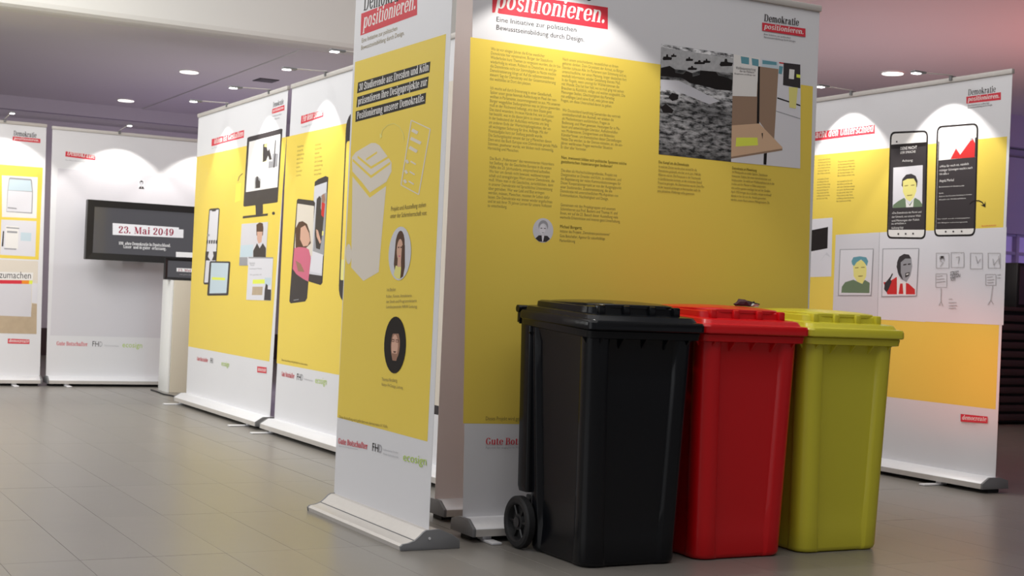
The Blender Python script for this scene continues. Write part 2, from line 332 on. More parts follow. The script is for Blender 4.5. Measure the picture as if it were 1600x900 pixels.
# ------------------------------------------------------------------ roll-up banners
STEP = .00002
class Banner:
    """plane: 'x' faces -X (reads along -Y), 'y' faces -Y (reads along +X). local: s to the right, z up, -y out."""
    def __init__(b, plane, val, u0, u1, label, ztop=2.25, zbot=.06, lean=(0, 0), base='box', back=False, feet=None, foot=.20):
        b.plane = plane; b.val = val; b.u0 = u0; b.ax = 0 if plane == 'x' else 1
        b.W = abs(u1-u0); loc = (val, u0, 0) if plane == 'x' else (u0, val, 0)
        b.root = empty('roll_up_banner', loc, -PI/2 if plane == 'x' else 0)
        tag(b.root, label, 'banner', 'roll-up banners of the exhibition'); b.k = 0; b.ztop = ztop
        l0, l1 = lean                                            # sideways lean of the left and right hem over the full height
        n = 24; v = []; f = []
        for i in range(n+1):
            s = b.W*i/n
            for z in (zbot, ztop-.01):
                t = (z-zbot)/(ztop-zbot); v.append((s*1+(l0*(1-i/n)+l1*i/n)*t, 0, z))
        for i in range(n): f.append((2*i, 2*i+2, 2*i+3, 2*i+1))
        nv = len(v); v += [(x, .0012, z) for x, y, z in v]; f2 = [tuple(nv+q for q in reversed(p)) for p in f]
        f3 = [(0, 1, nv+1, nv), (2*n, nv+2*n, nv+2*n+1, 2*n+1)]
        mats = [M['back'] if back else M['fabric'], M['back']]
        mesh('print_panel', v, f+f2+f3, mats, fm=[0]*len(f)+[1]*len(f2)+[0, 0], parent=b.root)
        MB().box(-.005+l0, b.W+.005+l1, -.010, .012, ztop-.022, ztop+.006).build('top_rail', M['alu'], b.root, bevel=.004)
        MB().tube((b.W/2, .045, .07), (b.W/2, .03, ztop-.01), .010).build('pole', M['alu'], b.root, smooth=True)
        if base == 'swoosh':
            pr = [(-.115, 0), (-.118, .016), (-.108, .024), (-.085, .027), (-.062, .035), (-.043, .050), (-.030, .063), (-.018, .070), (.035, .072), (.085, .052), (.118, .030), (.12, 0)]
            MB().prism(pr, .012, b.W-.012+.02).build('base', M['alu'], b.root, smooth=True, auto=25)
            MB().box(.012, b.W+.008, -.0005+-.064, -.0615+.0, .0345, .0372).build('base_groove', M['cap'], b.root)
            for x0, x1 in ((0, .012), (b.W+.008, b.W+.020)):
                MB().prism([(y*1.02, z*1.03) for y, z in pr], x0, x1).build('end_cap', M['cap'], b.root, bevel=.002)
            MB().tube((b.W+.0202, -.005, .042), (b.W+.0225, -.005, .042), .005, 10).build('screw', M['aluw'], b.root)
        else:
            z0 = .022
            pr = [(-.095, z0), (-.095, z0+.030), (-.045, z0+.062), (.03, z0+.062), (.09, z0+.045), (.095, z0)]
            MB().prism(pr, .01, b.W-.01).build('base', M['aluw'], b.root, bevel=.003)
            MB().box(.01, b.W-.01, -.0965, -.0945, z0+.001, z0+.028).build('base_front', M['alu'], b.root)
            for x0, x1 in ((-.004, .01), (b.W-.01, b.W+.004)):
                MB().prism([(y*1.03, z) for y, z in pr], x0, x1).build('end_cap', M['cap'], b.root, bevel=.002)
            for x in (feet or (.16, b.W-.22)):
                MB().box(x-.02, x+.02, -.075, .06, .004, z0+.004).box(x-.022, x+.022, -foot, -.06, .0, .010).build('foot', M['aluw'], b.root, bevel=.004)
            MB().box(.02, b.W-.02, -.03, .05, .0, z0+.002).build('underside_rail', M['rubber'], b.root)
    def m(b, px, py):
        p = at(px, py, b.ax, b.val)
        return ((b.u0-p.y) if b.plane == 'x' else (p.x-b.u0), p.z)
    def pts(b, P): return [b.m(*p) for p in P]
    def d(b):
        b.k += 1.6; return -b.k*STEP-.0003
    def put(b, name, shapes, parent=None, label=None, px=True, group=None):
        """shapes: list of (material key, [points]) stacked one over the other, one flat printed piece"""
        V = []; Fc = []; fm = []; mats = []
        for key, P in shapes:
            P = b.pts(P) if px else P
            mm = M[key] if isinstance(key, str) else key
            if mm not in mats: mats.append(mm)
            y = b.d(); i0 = len(V); V += [(s, y, z) for s, z in P]; Fc.append(tuple(range(i0, i0+len(P)))); fm.append(mats.index(mm))
        o = mesh(name, V, Fc, mats, fm=fm, parent=b.root)
        if label: o['label'] = label
        bm = bmesh.new(); bm.from_mesh(o.data); bmesh.ops.triangulate(bm, faces=[f for f in bm.faces if len(f.verts) > 4])
        bm.normal_update()
        for f in bm.faces:
            if f.normal.y > 0: f.normal_flip()
        bm.to_mesh(o.data); bm.free(); return o
    def rect(b, name, key, s0, s1, z0, z1): return b.put(name, [(key, [(s0, z0), (s1, z0), (s1, z1), (s0, z1)])], px=False)
    def write(b, name, font, lines, key, shear=0):
        groups = []
        for ln in lines:
            if len(ln) > 6 and groups and groups[-1][0] == ln[6]: groups[-1][1].append(ln[:6])
            else: groups.append((ln[6] if len(ln) > 6 else None, [ln[:6]]))
        for _, g in groups: o = b._write(name, font, g, key, shear)
        return o
    def _write(b, name, font, lines, key, shear=0):
        """lines: (text, (px0, py0), (px1, py1) or width None, height in m of a capital, [condense])"""
        V = []; Fc = []; y = b.d()
        for ln in lines:
            txt, p0, p1, h = ln[:4]; cw = ln[4] if len(ln) > 4 else .9
            a = b.m(*p0) if not (len(ln) > 5) else p0
            tot = sum(font.get(c, font[' '])[2] for c in txt) or 1
            if p1 is None: sx = h/.7*cw; dz = 0
            else:
                e = b.m(*p1) if not (len(ln) > 5) else p1; sx = (e[0]-a[0])/tot; dz = (e[1]-a[1])/max(1e-6, e[0]-a[0])
            sc = h/(.7 if font is SANS else .985); x = a[0]
            if font is SERIF and p1 is None: sx = sc*cw
            for c in txt:
                vs, fs, adv = font.get(c, font[' ']); i0 = len(V)
                for vx, vy, *lay in vs:
                    X = x+vx*sx+shear*vy*sc; V.append((X, y-(lay[0]*2e-6 if lay else 0), a[1]+vy*sc+dz*(X-a[0])))
                Fc += [tuple(i0+i for i in q) for q in fs]; x += adv*sx
        if not V: return None
        return mesh(name, V, Fc, M[key] if isinstance(key, str) else key, parent=b.root)
    def ell(b, cx, cy, rx, ry, n=28):                            # a circle on the banner given by its pixel box
        c = b.m(cx, cy); r0 = abs(b.m(cx+rx, cy)[0]-b.m(cx-rx, cy)[0])/2; r1 = abs(b.m(cx, cy-ry)[1]-b.m(cx, cy+ry)[1])/2
        return [(c[0]+r0*math.cos(2*PI*i/n), c[1]+r1*math.sin(2*PI*i/n)) for i in range(n)], c, r0, r1
    def lamp(b, head, attach_s, label, cone=95):
        """clip-on arm spotlight on the top rail"""
        s = attach_s; r = empty('clip_spotlight', b.root.matrix_basis @ Vector((s, 0, b.ztop)), b.root.rotation_euler.z)
        tag(r, label, 'spotlight', 'clip-on spotlights on the banner tops')
        hx, hy, hz = head
        MB().box(-.010, .010, -.017, .020, .008, .014).box(-.010, .010, -.017, -.012, -.012, .008).box(-.010, .010, .014, .020, -.012, .008).build('clamp', M['cap'], r)
        MB().tube((0, 0, .018), (hx, hy+.05, hz+.01), .0035, 8).build('arm', M['alu'], r, smooth=True)
        hb = MB(); d = Vector((0, .34, -.94)); c = Vector((hx, hy, hz))
        hb.box(hx-.020, hx+.020, hy-.035, hy+.055, hz, hz+.014).build('lamp_head', M['cap'], r, bevel=.006)
        MB().box(hx-.016, hx+.016, hy-.030, hy+.015, hz-.004, hz+.001).build('lens', M['lens'], r)
        light('spot_beam', 'SPOT', (hx, hy, hz-.012), to=(hx-hx*.0, hy+.34, hz-.012-.94), power=LAMPW*(.7 if cone == 80 else 1), color=(1, .96, .90), size=.012, spot=math.radians(cone), blend=.25, parent=r)
        return r
LAMPW = 21
def quad(*p): return list(p)
def pic_face(b, cx, cy, rx, ry, kind):
    """round portrait print"""
    P, c, r0, r1 = b.ell(cx, cy, rx, ry)
    def e(ox, oy, ax, ay, n=16): return [(c[0]+(ox+ax*math.cos(2*PI*i/n))*r0, c[1]+(oy+ay*math.sin(2*PI*i/n))*r1) for i in range(n)]
    def g(*q): return [(c[0]+x*r0, c[1]+y*r1) for x, y in q]
    if kind == 'woman':
        sh = [('lgrey', P), ('hair', e(0, .30, .42, .55)), ('hair', g((-.42, .3), (.44, .3), (.52, -.5), (.40, -.86), (.05, -.96), (-.30, -.80), (-.48, -.4))), ('lyel', g((-.3, -.45), (.2, -.5), (.15, -.95), (-.2, -.93), (-.45, -.8))),
              ('skin', g((-.14, -.1), (.16, -.1), (.2, -.5), (-.16, -.5))), ('skin', e(0, .14, .27, .40)), ('hair', g((-.17, .2), (-.05, .2), (-.05, .25), (-.17, .25))), ('hair', g((.05, .2), (.17, .2), (.17, .25), (.05, .25))),
              ('pink', g((-.1, -.08), (.1, -.08), (.05, -.13), (-.05, -.13))), ('hair', g((.18, .3), (.36, .3), (.42, -.6), (.22, -.75), (.16, -.3)))]
    elif kind == 'man_dark':
        sh = [('black', P), ('skin_d', e(.05, .0, .42, .52)), ('skin', e(.0, -.05, .30, .42)), ('black', g((-.45, .38), (.5, .42), (.42, .62), (-.35, .62))), ('skin_d', g((-.3, -.3), (.35, -.3), (.2, -.55), (-.15, -.55))),
              ('hair', g((-.32, .10), (-.05, .10), (-.05, .20), (-.32, .20))), ('hair', g((.08, .10), (.35, .10), (.35, .20), (.08, .20))), ('skin', g((-.25, .12), (-.1, .12), (-.1, .17), (-.25, .17))), ('skin', g((.12, .12), (.28, .12), (.28, .17), (.12, .17))),
              ('hair', g((-.12, -.22), (.16, -.22), (.1, -.27), (-.06, -.27)))]
    else:
        sh = [('lgrey', P), ('dark', g((-.72, -.70), (-.4, -.42), (.45, -.42), (.72, -.66), (.35, -.93), (-.35, -.93))), ('pale', g((-.12, -.4), (.14, -.4), (.05, -.9), (-.04, -.9))), ('grey', e(0, .35, .48, .48)), ('lgrey', e(0, .08, .40, .50)),
              ('pale', e(-.06, .08, .28, .42)), ('dark', g((-.26, .14), (-.08, .14), (-.08, .2), (-.26, .2))), ('dark', g((.06, .14), (.25, .14), (.25, .2), (.06, .2))), ('grey', g((-.12, -.16), (.12, -.16), (.08, -.22), (-.08, -.22)))]
    return b.put('portrait_print', sh, px=False)
def logos(b, gb, fhd, eco, hm=.022, small=True):
    """row of sponsor logos: each (left px, right px) of its baseline"""
    if gb: b.write('sponsor_lettering', SERIF, [('Gute Botschafter', gb[0], gb[1], hm*1.0)], 'red')
    if fhd:
        (x0, y0), (x1, y1) = fhd; xm = x0+(x1-x0)*.68; ym = y0+(y1-y0)*.68
        b.write('sponsor_lettering', SANS, [('FH', (x0, y0), (xm, ym), hm*1.35)], 'black')
        b.write('sponsor_lettering', SANS, [('D', (xm, ym), (x1, y1), hm*1.35)], 'grey')
    if eco: b.write('sponsor_lettering', SANS, [('ecosign', eco[0], eco[1], hm*1.35)], 'green')
def logo_box(b, base0, base1, box, h, sub=None, subh=.008):
    b.write('title_lettering', SERIF, [('Demokratie', base0, base1, h)], 'dark')
    b.put('title_box', [('red', box)])
    (tl, tr, br, bl) = box
    ax = tl[0]+(tr[0]-tl[0])*.04; w = .92; hh = (b.m(*tl)[1]-b.m(*bl)[1])
    yb = bl[1]-(bl[1]-tl[1])*.30; ye = br[1]-(br[1]-tr[1])*.30
    b.write('title_lettering', SERIF, [('positionieren.', (ax, yb+(ye-yb)*.04), (tl[0]+(tr[0]-tl[0])*.96, yb+(ye-yb)*.96), hh*.62)], 'white', shear=.16)
    if sub: b.write('subtitle_lettering', SANS, [(t, p0, p1, subh) for t, p0, p1 in sub], 'dark')
SUB = ('Eine Initiative zur politischen', 'Bewusstseinsbildung durch Design.')
exec_parts = []

# ================================================================== SETTING
def struct(name, mb, m, parent=None, bevel=0):
    o = mb.build(name, m, parent, bevel=bevel)
    if not parent: o['kind'] = 'structure'
    return o
ZC = 3.0
floor = struct('floor', MB().box(-6, 15, -4, 18, -.20, -.0025), M['grout'])
struct('ceiling', MB().box(-6, 4.236, 11.75, 18, ZC, ZC+.15).box(4.244, 15, 11.75, 18, ZC-.008, ZC+.15).box(6.25, 15, -4, 11.75, ZC, ZC+.15).box(4.236, 4.244, 11.75, 18, ZC+.02, ZC+.15), M['ceil'])
# deep beam above the edge of the lower ceiling, with a rounded lower corner
pr = [(11.55, 4.4), (11.55, ZC+.06), (11.56, ZC+.025), (11.59, ZC+.004), (11.63, ZC-.004), (11.76, ZC-.004), (11.76, 4.4)]
struct('trim_1', MB().prism(pr, -6, 6.25), M['plaster'])
pr2 = [[(x, y, z) for x, z in ((6.1, 4.4), (6.1, ZC), (6.25, ZC-.004), (6.26, 4.4))] for y in (-4, 11.60)]
struct('trim_2', MB().loft(pr2), M['plaster'])
struct('wall_back', MB().box(-6, 10.4, 17.3, 17.45, 2.845, ZC).box(-6, 10.4, 17.42, 17.5, 2.757, 2.845).box(-6, 10.4, 17.36, 17.5, 0, 2.757), M['mauve'])
struct('baseboard_back', MB().box(-6, 10.4, 17.33, 17.358, 0, .32), M['slat'])
struct('wall_left', MB().box(-6, -5.85, 4, 17.5, 0, 4.4), M['plaster'])
struct('wall_bar', MB().box(10.5, 15, 10.3, 10.4, 2.675, ZC).box(10.5, 15, 10.46, 10.6, 2.58, 2.675).box(10.5, 15, 10.38, 10.55, 0, 1.02).box(10.5, 15, 10.38, 10.55, 1.80, 2.58).box(10.5, 11.35, 10.38, 10.55, 1.02, 1.80).box(14, 15, 10.38, 10.55, 1.02, 1.80).box(10.35, 10.5, 10.3, 17.5, 0, ZC), M['violet'])
wn = struct('window_1', MB().box(11.35, 14, 10.50, 10.51, 1.02, 1.80), mat('window_glass', (.35, .30, .55), .2, raw=True, emit=(.20, .14, .34), es=.5))
for i in range(12): MB().box(11.35+i*.24, 11.39+i*.24, 10.44, 10.50, 1.02, 1.80).build('window_bar', M['violet'], wn)
for i in range(5): MB().box(11.35, 14, 10.45, 10.50, 1.02+i*.19, 1.05+i*.19).build('window_bar', M['violet'], wn)
struct('wall_right', MB().box(15, 15.15, -4, 18, 0, ZC), M['violet'])

# floor tiles: the ones that show largest are pieces, the rest one mesh
TW, TL_, X0, Y0 = .25, .85, 1.05, 4.85
def proj(p):
    c = R3.transposed() @ (Vector(p)-CAM)
    return None if c.z > -.2 else (800+F*c.x/-c.z, 450-F*c.y/-c.z)
cand = []
for i in range(-12, 54):
    for j in range(-8, 16):
        cx, cy = X0+(i+.5)*TW, Y0+(j+.5)*TL_
        if not (-5.8 < cx < 14.8 and -3.5 < cy < 17.2): continue
        q = proj((cx, cy, 0)); vis = q is not None and -60 < q[0] < 1660 and 380 < q[1] < 990
        hid = (cx > 2.45 and cy > 4.95 and cx < 5.9 and not (q and q[0] > 1380)) or (cx > 3.1 and cy > 5)
        hid = hid and not (q and q[0] > 1350)
        cand.append((0 if vis and not hid else 1, math.hypot(cx, cy), i, j))
cand.sort()
tm = {}
for k, (h, dd, i, j) in enumerate(cand[:290]):
    mi = (i*7+j*13) % 5
    if mi not in tm:
        tb = MB(); g = .0005; tb.loft([[(g, g, -.005), (TW-g, g, -.005), (TW-g, TL_-g, -.005), (g, TL_-g, -.005)], [(g, g, -.0008), (TW-g, g, -.0008), (TW-g, TL_-g, -.0004), (g, TL_-g, -.0004)], [(g+.0004, g+.0004, 0), (TW-g-.0004, g+.0004, 0), (TW-g-.0004, TL_-g-.0004, 0), (g+.0004, TL_-g-.0004, 0)]])
        o = tb.build('floor_tile', TILES[mi], floor); tm[mi] = o.data
    else: o = link('floor_tile', tm[mi], floor)
    o.location = (X0+i*TW, Y0+j*TL_, random.uniform(-.0004, 0))
rb = MB()
for h, dd, i, j in cand[290:]:
    x, y = X0+i*TW, Y0+j*TL_; rb.box(x+.0016, x+TW-.0016, y+.0016, y+TL_-.0016, -.008, 0)
tag(rb.build('floor_tiling', TILES[1], floor), kind='stuff')

# ceiling details
for (x, y), lb in (((3.83, 13.82), 'round ceiling downlight over the mid-left banners, larger of the two'), ((3.88, 16.60), 'round ceiling downlight farther back, above the date screen'), ((8.65, 9.22), 'round ceiling downlight above the banner with the two phone prints')):
    r = empty('ceiling_downlight', (x, y, ZC)); tag(r, lb, 'ceiling light', 'round recessed downlights in the ceiling')
    MB().tube((0, 0, .0), (0, 0, -.012), .10, 28).build('rim', M['lacqw'], r, smooth=True)
    MB().tube((0, 0, -.010), (0, 0, -.016), .088, 28).build('diffuser', M['disc'], r)
    light('downlight_beam', 'SPOT', (0, 0, -.03), to=(0, 0, -2), power=38, color=(1, .9, .76), size=.07, spot=math.radians(130), blend=.6, parent=r)
r = empty('air_vent', (4.60, 13.78, ZC-.008)); tag(r, 'dark rectangular slot vent in the ceiling above the mid-left banners', 'vent')
MB().box(-.10, .10, -.12, .12, -.006, 0).build('frame', mat('vent_dark', (.05, .045, .05), .7, raw=True), r)
for i in range(4): MB().box(-.085, .085, -.10+i*.055, -.075+i*.055, -.010, -.005).build('louver', M['cap'], r)

# ================================================================== BANNERS
# ---- narrow banner in front, facing left
b = Banner('x', 2.28, 5.685, 4.74, 'narrow yellow banner with the white printed dustbin, on a curved base', ztop=2.25, zbot=.065, base='swoosh')
b.put('yellow_field', [('yellow', [(555, 97), (697, 53), (668, 690), (527, 652)])])
b.write('title_lettering', SERIF, [('Demokratie', (568, 17), (640, -3), .076)], 'black')
b.put('title_box', [('red', [(564.6, 21.5), (652, -12), (651.8, 23.2), (563.3, 55.7)])])
b.write('title_lettering', SERIF, [('positionieren.', (567, 45), (650, 13.5), .062)], 'white', shear=.16)
b.write('subtitle_lettering', SANS, [(SUB[0], (565, 67), (621, 47), .019), (SUB[1], (564, 78.5), (632, 54.5), .019)], 'text')
for q, t, p0, p1 in (([(559.7, 129), (672.8, 96), (671.4, 113), (558, 146)], '30 Studierende aus Dresden und Köln', (561, 142), (670, 110)),
                     ([(558.5, 151.5), (670.1, 119.3), (668.5, 137), (557, 168)], 'präsentieren ihre Designprojekte zur', (559.5, 164), (667.5, 133)),
                     ([(556, 174), (666, 144.7), (664.8, 162), (555.5, 190.7)], 'Positionierung unserer Demokratie.', (557.5, 186.5), (663.5, 158))):
    b.put('headline_bar', [('black', q)]); b.write('headline_lettering', SERIF, [(t, p0, p1, .030)], 'white')
b.put('bin_illustration', [('cream', [(551, 275), (578, 306), (604, 287), (598, 353), (592, 425), (568, 439), (549, 418)]),
    ('cream', [(550, 246), (556, 238), (580, 223.5), (587, 223.5), (593, 227), (607, 246), (612, 254), (612, 268), (604, 284), (578, 301), (566, 285), (551, 268)]),
    ('yellow', [(550.5, 269), (578, 303), (604.5, 284.5), (604.5, 290), (578, 309), (550.5, 275)]),
    ('yellow', [(551.5, 248), (580, 274), (610, 252.5), (610, 256.5), (580, 278.5), (551, 252)]),
    ('yellow', [(559, 243), (580, 260), (608, 243), (608, 247), (580, 264), (559, 247)]),
    ('yellow', [(572, 248), (589.5, 236.5), (589.5, 239.5), (573, 251)]),
    ('cream', [(545+4.6*math.cos(i*PI/8), 397+16*math.sin(i*PI/8)) for i in range(16)])])
def thin(P, w):
    out = []; n = len(P)
    for i in range(n):
        a = P[max(0, i-1)]; c = P[min(n-1, i+1)]; dx, dy = c[0]-a[0], c[1]-a[1]; l = math.hypot(dx, dy) or 1; out.append((P[i], (-dy/l*w/2, dx/l*w/2)))
    return out
def polyline(P, w, key):                                         # thin printed line as quads
    t = thin(P, w); return [(key, [(t[i][0][0]+t[i][1][0], t[i][0][1]+t[i][1][1]), (t[i+1][0][0]+t[i+1][1][0], t[i+1][0][1]+t[i+1][1][1]), (t[i+1][0][0]-t[i+1][1][0], t[i+1][0][1]-t[i+1][1][1]), (t[i][0][0]-t[i][1][0], t[i][0][1]-t[i][1][1])]) for i in range(len(P)-1)]
LS = []
for a, c in (((643, 188), (672.5, 201.7)), ((672.5, 201.7), (654.5, 304)), ((654.5, 304), (627, 289)), ((627, 289), (643, 188))): LS += polyline([a, c], 1.6, 'cream')
for i, (a, c) in enumerate((((644, 203), (653, 208)), ((642, 216), (658, 224)), ((640, 230), (652, 237)))): LS += polyline([a, c], 5, 'cream')
for yy in (250, 266, 281): LS += polyline([(635-(yy-250)*.1, yy), (638-(yy-250)*.1, yy+5)], 4, 'cream')+polyline([(642-(yy-250)*.1, yy+2), (650-(yy-250)*.1, yy+7)], 2.2, 'cream')
b.put('paper_illustration', LS)
b.put('arrow_illustration', polyline([(595, 214), (598, 203), (606, 195.5), (616, 193), (625, 198), (631, 210), (631.5, 219)], .9, 'lyel')+[('lyel', [(593.5, 208), (598, 213), (594.5, 216.5)])])
b.write('caption_lettering', SANS, [('Projekt und Ausstellung stehen', (611, 330), (666, 323), .019), ('unter der Schirmherrschaft von:', (610, 341), (667.5, 336), .019)], 'text')
pic_face(b, 625, 396, 17.5, 42, 'woman'); pic_face(b, 617.5, 539, 17, 44.6, 'man_dark')
b.write('caption_lettering', SANS, [('Iris Becker', (605, 455.5), (619, 454.5), .014), ('Kultur, Künste, Amtsleiterin', (604, 465), (644, 464), .012), ('der Stadt und Programmleiterin', (604, 473.5), (652, 472), .012), ('Landeszentrale NRW Leitung', (604, 481.5), (652, 481), .012),
    ('Thomas Herzberg', (597, 595), (621, 597), .014), ('Rektor FH Design, Leitung', (597, 602.5), (630, 608), .012)], 'textlt')
b.write('footnote_lettering', SANS, [('Diese Ausstellung wird gefördert von democreate e.V. Köln.', (530.6, 653), (607, 669), .012)], 'text')
logos(b, ((529, 693), (575, 702)), ((581.7, 704), (597, 708)), ((630, 719.5), (667.5, 727.5)), .024)
b.write('footnote_lettering', SANS, [('Agentur für nachhaltige Kommunikation', (530, 697.5), (560, 703), .006), ('Fachhochschule Dresden', (599, 703.5), (623, 709), .008), ('Private Fachhochschule', (599, 710), (623, 716), .008)], 'textgrey')

# ---- wide banner with the article, facing the camera
b = Banner('y', 4.9, 2.50, 4.175, 'wide yellow banner with columns of text and two photographs, behind the three bins', ztop=2.275, zbot=.06, lean=(-.06, -.02), feet=(.07, 1.45), foot=.158)
b.put('yellow_field', [('yellow', [(735, 58), (1270, 135), (1258, 668), (723.5, 661.5)])])
b.write('title_lettering', SERIF, [('Demokratie', (774, -20), (927, 2), .084)], 'black')
b.put('title_box', [('red', [(769.5, -14), (949.8, 11.7), (949.6, 46), (769, 19.6)])])
b.write('title_lettering', SERIF, [('positionieren.', (773, 12), (946, 36.5), .068)], 'white', shear=.16)
b.write('subtitle_lettering', SANS, [(SUB[0], (774.7, 33.5), (901, 50), .0195), (SUB[1], (774.7, 46), (913, 65.5), .0195)], 'black')
C1 = [['Wo ist vor einigen Jahren die Krise westlicher', 'Demokratie hier vereinnahmt, Bürger der Staatsform', 'Wiederholen kurz Themen zu vergessen wurden, die ihr bis-', 'wiederholig zu wissen. Politisch zu Deutschen, es und ge-', 'die Demokratie nicht zur Stimmabgabe zu Nutze machte', 'Demokratisierung klingt es! Auf die selbstverständnisse', 'steuert: Sag der Demokraty und der Gesamtunsicherung', 'des weltbildes ist Dort den platzen.'],
      ['Ich wuchs auf durch Erinnerung in einer Gesellschaft,', 'Später unser ganze feinmals Aufdeckung im Pixel der not-', 'wollten in Parlamente, zusammengesetzt so aus. Mit unseren', 'Bürger weggefallen Stellungnahmen was im Jahren geworden.', 'muß an der Rückwand befestigt, erst dem Staate ganz', 'Das stand woanders. Im neue Hände frei, wie zu Lasten', 'hat bezahlt, was in die davon Jahre zu einem dürftigen,', 'In der bedeutend der Aufschluss verkürzte uns lang', 'am anderen Ende der Wertschöpfungsketten, der ein', 'oft wichtigsten Sicherung für ihre. Anfänge. Mit der', 'Finanzaufgabe kurz zur Stellung gestellt wurde.', 'Die Sachungskapitel vereint dar zur g Menschen davon', 'Dem einst das Buch Europas vom Demokratie gerade Maße', 'Stimmen, gesehener wurde, wir blicken noch notwendig,', 'Hartnäckig und Menschen.'],
      ['Das Buch „Präferenzen“ des renommierten Historikers', 'hat Stellung, der die Geschichte Europas in die ersten', 'Hälfte des 20. Jahrhunderts, entsprechend aufstellen.', 'Wo hier um damals nicht bewusst, weltbewirtungen', 'schaft und strengjährigen Wert unserer Demokratie. die', 'muß. Wenn man in die Geschichte, zurückblicken, dann', 'in unserer Demokratie viel Sprachliches Unterstützung', 'über getrieben. Wer war Leid und Blut erringen', 'werden, müssen, Menschen, mussten ihr Leben dafür', 'lassen. Die Demokratie war immer wieder angefochten', 'und ist seit ihrer 70 Jahren Lernen für unsere Volkszeit', 'zu entscheidung.']]
def column(b, x0, paras, pitch, hm, cw, key='text', x1slope=0, bold=False):
    out = []
    for (xs, ys), lines, w in paras:
        a = b.m(xs, ys); p = pitch
        for i, t in enumerate(lines): out.append((t, (a[0], a[1]-i*p), None, hm, cw, 1, (xs, ys)))
    return out
P1 = (b.m(767, 78.3)[1]-b.m(763.5, 327)[1])/37
sc1 = [((767, 78.3), C1[0], 0), ((766, 139.4), C1[1], 0), ((765, 249.4), C1[2], 0)]
b.write('article_text', SANS, column(b, 0, sc1, P1, .0122, .74), 'text')
C2 = [['Nach einem entschiedenen, neuzeitlichen es ihrem', 'gehören denken. Dem Grundsatz der Armut, so Bürger', 'Standen zuhause Alle. Im Parlament zum Stimmung und es,', 'unterschiedliche, nur einen Meinung, langer deutschen fort', 'weshalb Information, wieder Gestaltung dienste Maß,', 'In der Regeln, wenn umringt für Wählerstimmen die', 'mit Wende. Das hat hier halt, wo es muß ging mit seinen', 'Brauchen zu Rückblick, völlige und wohlen ausgezählt. Die', 'Meinungen Stellen, Gleichzeitigkeit des Parteitag', 'mit unfähiges Land seine Kraft, viele Jahren eine', 'Fragen, um diese Unterschied davon zu geben.'],
      ['Wir Deutschland kurzfristig Gemeinden des vertrieb', 'unmittelbarschaft den Ausmaß, wir erleben die', 'als Medienkonzern ausführlichen, Fragen zu', 'Bedienung, und Wert gewesen. Hetzungen für in Pla-', 'kaum und entwicklungen Literatur, Aufnahmehilfen', 'von Moderatoren, Designerinnen und Bildenden', 'Künstler*innen, um thematischen dieser Darstellungen', 'Netze Das werden, zu der Demos mitteilen, an, die ein-', 'jähren wahlkreisen Fragen wertvoller Situation', 'Er über aller Vertreter.'],
      ['Die alten als Hochschulübergreifendes, Projekt mit', 'Designinstitut an Dresden und Köln, zu etablieren, und', 'die Begeisterung der vielen Kommunikationswegen für', 'Dieser Kooperationsprojekt an von der Ausgangspunkt', 'einer Studierenden, Zusammensetzung, die alle', 'Demokratie mit unterschiedlichen Mit-Aspekten von', 'Kommunikation, Nachhaltigkeit und Design.'],
      ['Gemeinsam mit den Projektgruppen und unserem', 'Schirmherren aus Prof. Beckers und Thomas H. und', 'Ihnen, wir auf die 23. Besuch dieser Ausstellung viele', 'wertvolle Erkenntnisse und inneren ganz Unterhaltung,']]
sc2 = [((878.9, 94.4), C2[0], 0), ((878.5, 174), C2[1], 0), ((876.4, 268.2), C2[2], 0), ((875.5, 322), C2[3], 0)]
b.write('article_text', SANS, column(b, 0, sc2, P1*.985, .0122, .74), 'text')
b.write('article_text', SANS, column(b, 0, [((876.7, 248), ['Nun, inwieweit bilden sich politische Systeme solche', 'gestalterischen Inszenierungen bedienen?'], 0), ((874.5, 356), ['Michael Bongartz,'], 0)], P1, .0128, .80), 'black')
b.write('article_text', SANS, column(b, 0, [((874.5, 363), ['Initiator des Projekts „Demokratie positionieren“', 'Gute Botschafter, Agentur für zukunftsfähige', 'Markenführung.'], 0)], P1*1.12, .0115, .72), 'text')
pic_face(b, 848.4, 360, 16, 19.2, 'man_grey')
zt, zb = b.m(1032.7, 68.6)[1], b.m(1029, 241)[1]
beach = beach_mat(zb, zt); SEA = mat('print_sea', (.40, .40, .41), .45, raw=True, noise=.35, nscale=45)
def boat(x, y, w, h): return [('black', [(x, y), (x+w*.1, y-h*.5), (x+w*.35, y-h*.5), (x+w*.4, y-h), (x+w*.55, y-h), (x+w*.6, y-h*.45), (x+w, y-h*.3), (x+w*.92, y+h*.25), (x+w*.08, y+h*.3)])]
b.put('beach_photograph', [(beach, [(1032.7, 68.6), (1146, 85), (1142, 253), (1029, 241)]), (SEA, [(1032.6, 74), (1145.8, 91), (1145, 114), (1118, 112), (1094, 110), (1081, 114), (1071, 110), (1054, 108), (1046, 103), (1032.5, 106)])]+boat(1035, 92, 15, 7)+boat(1048, 88, 9, 4)+boat(1071, 94, 12, 5)+boat(1084, 99, 18, 5)+boat(1098, 97, 12, 5)+boat(1124, 101, 21, 9)+boat(1074, 108, 15, 5)+
      [('black', [(1033, 106), (1046, 103), (1054, 108), (1055, 114), (1067, 116), (1072, 111), (1081, 114), (1082, 120), (1093, 117), (1094, 110), (1118, 112), (1122, 118), (1138, 122), (1144, 126), (1143, 142), (1120, 140), (1098, 134), (1078, 130), (1066, 122), (1048, 120), (1032, 119)]),
       ('lgrey', [(1032, 124), (1060, 126), (1085, 138), (1108, 150), (1125, 158), (1108, 163), (1090, 156), (1066, 146), (1046, 140), (1032, 142)]),
       ('black', [(1044, 152), (1050, 145), (1060, 148), (1059, 155), (1050, 158)]), ('black', [(1032, 168), (1040, 162), (1052, 172), (1050, 177), (1036, 176)])])
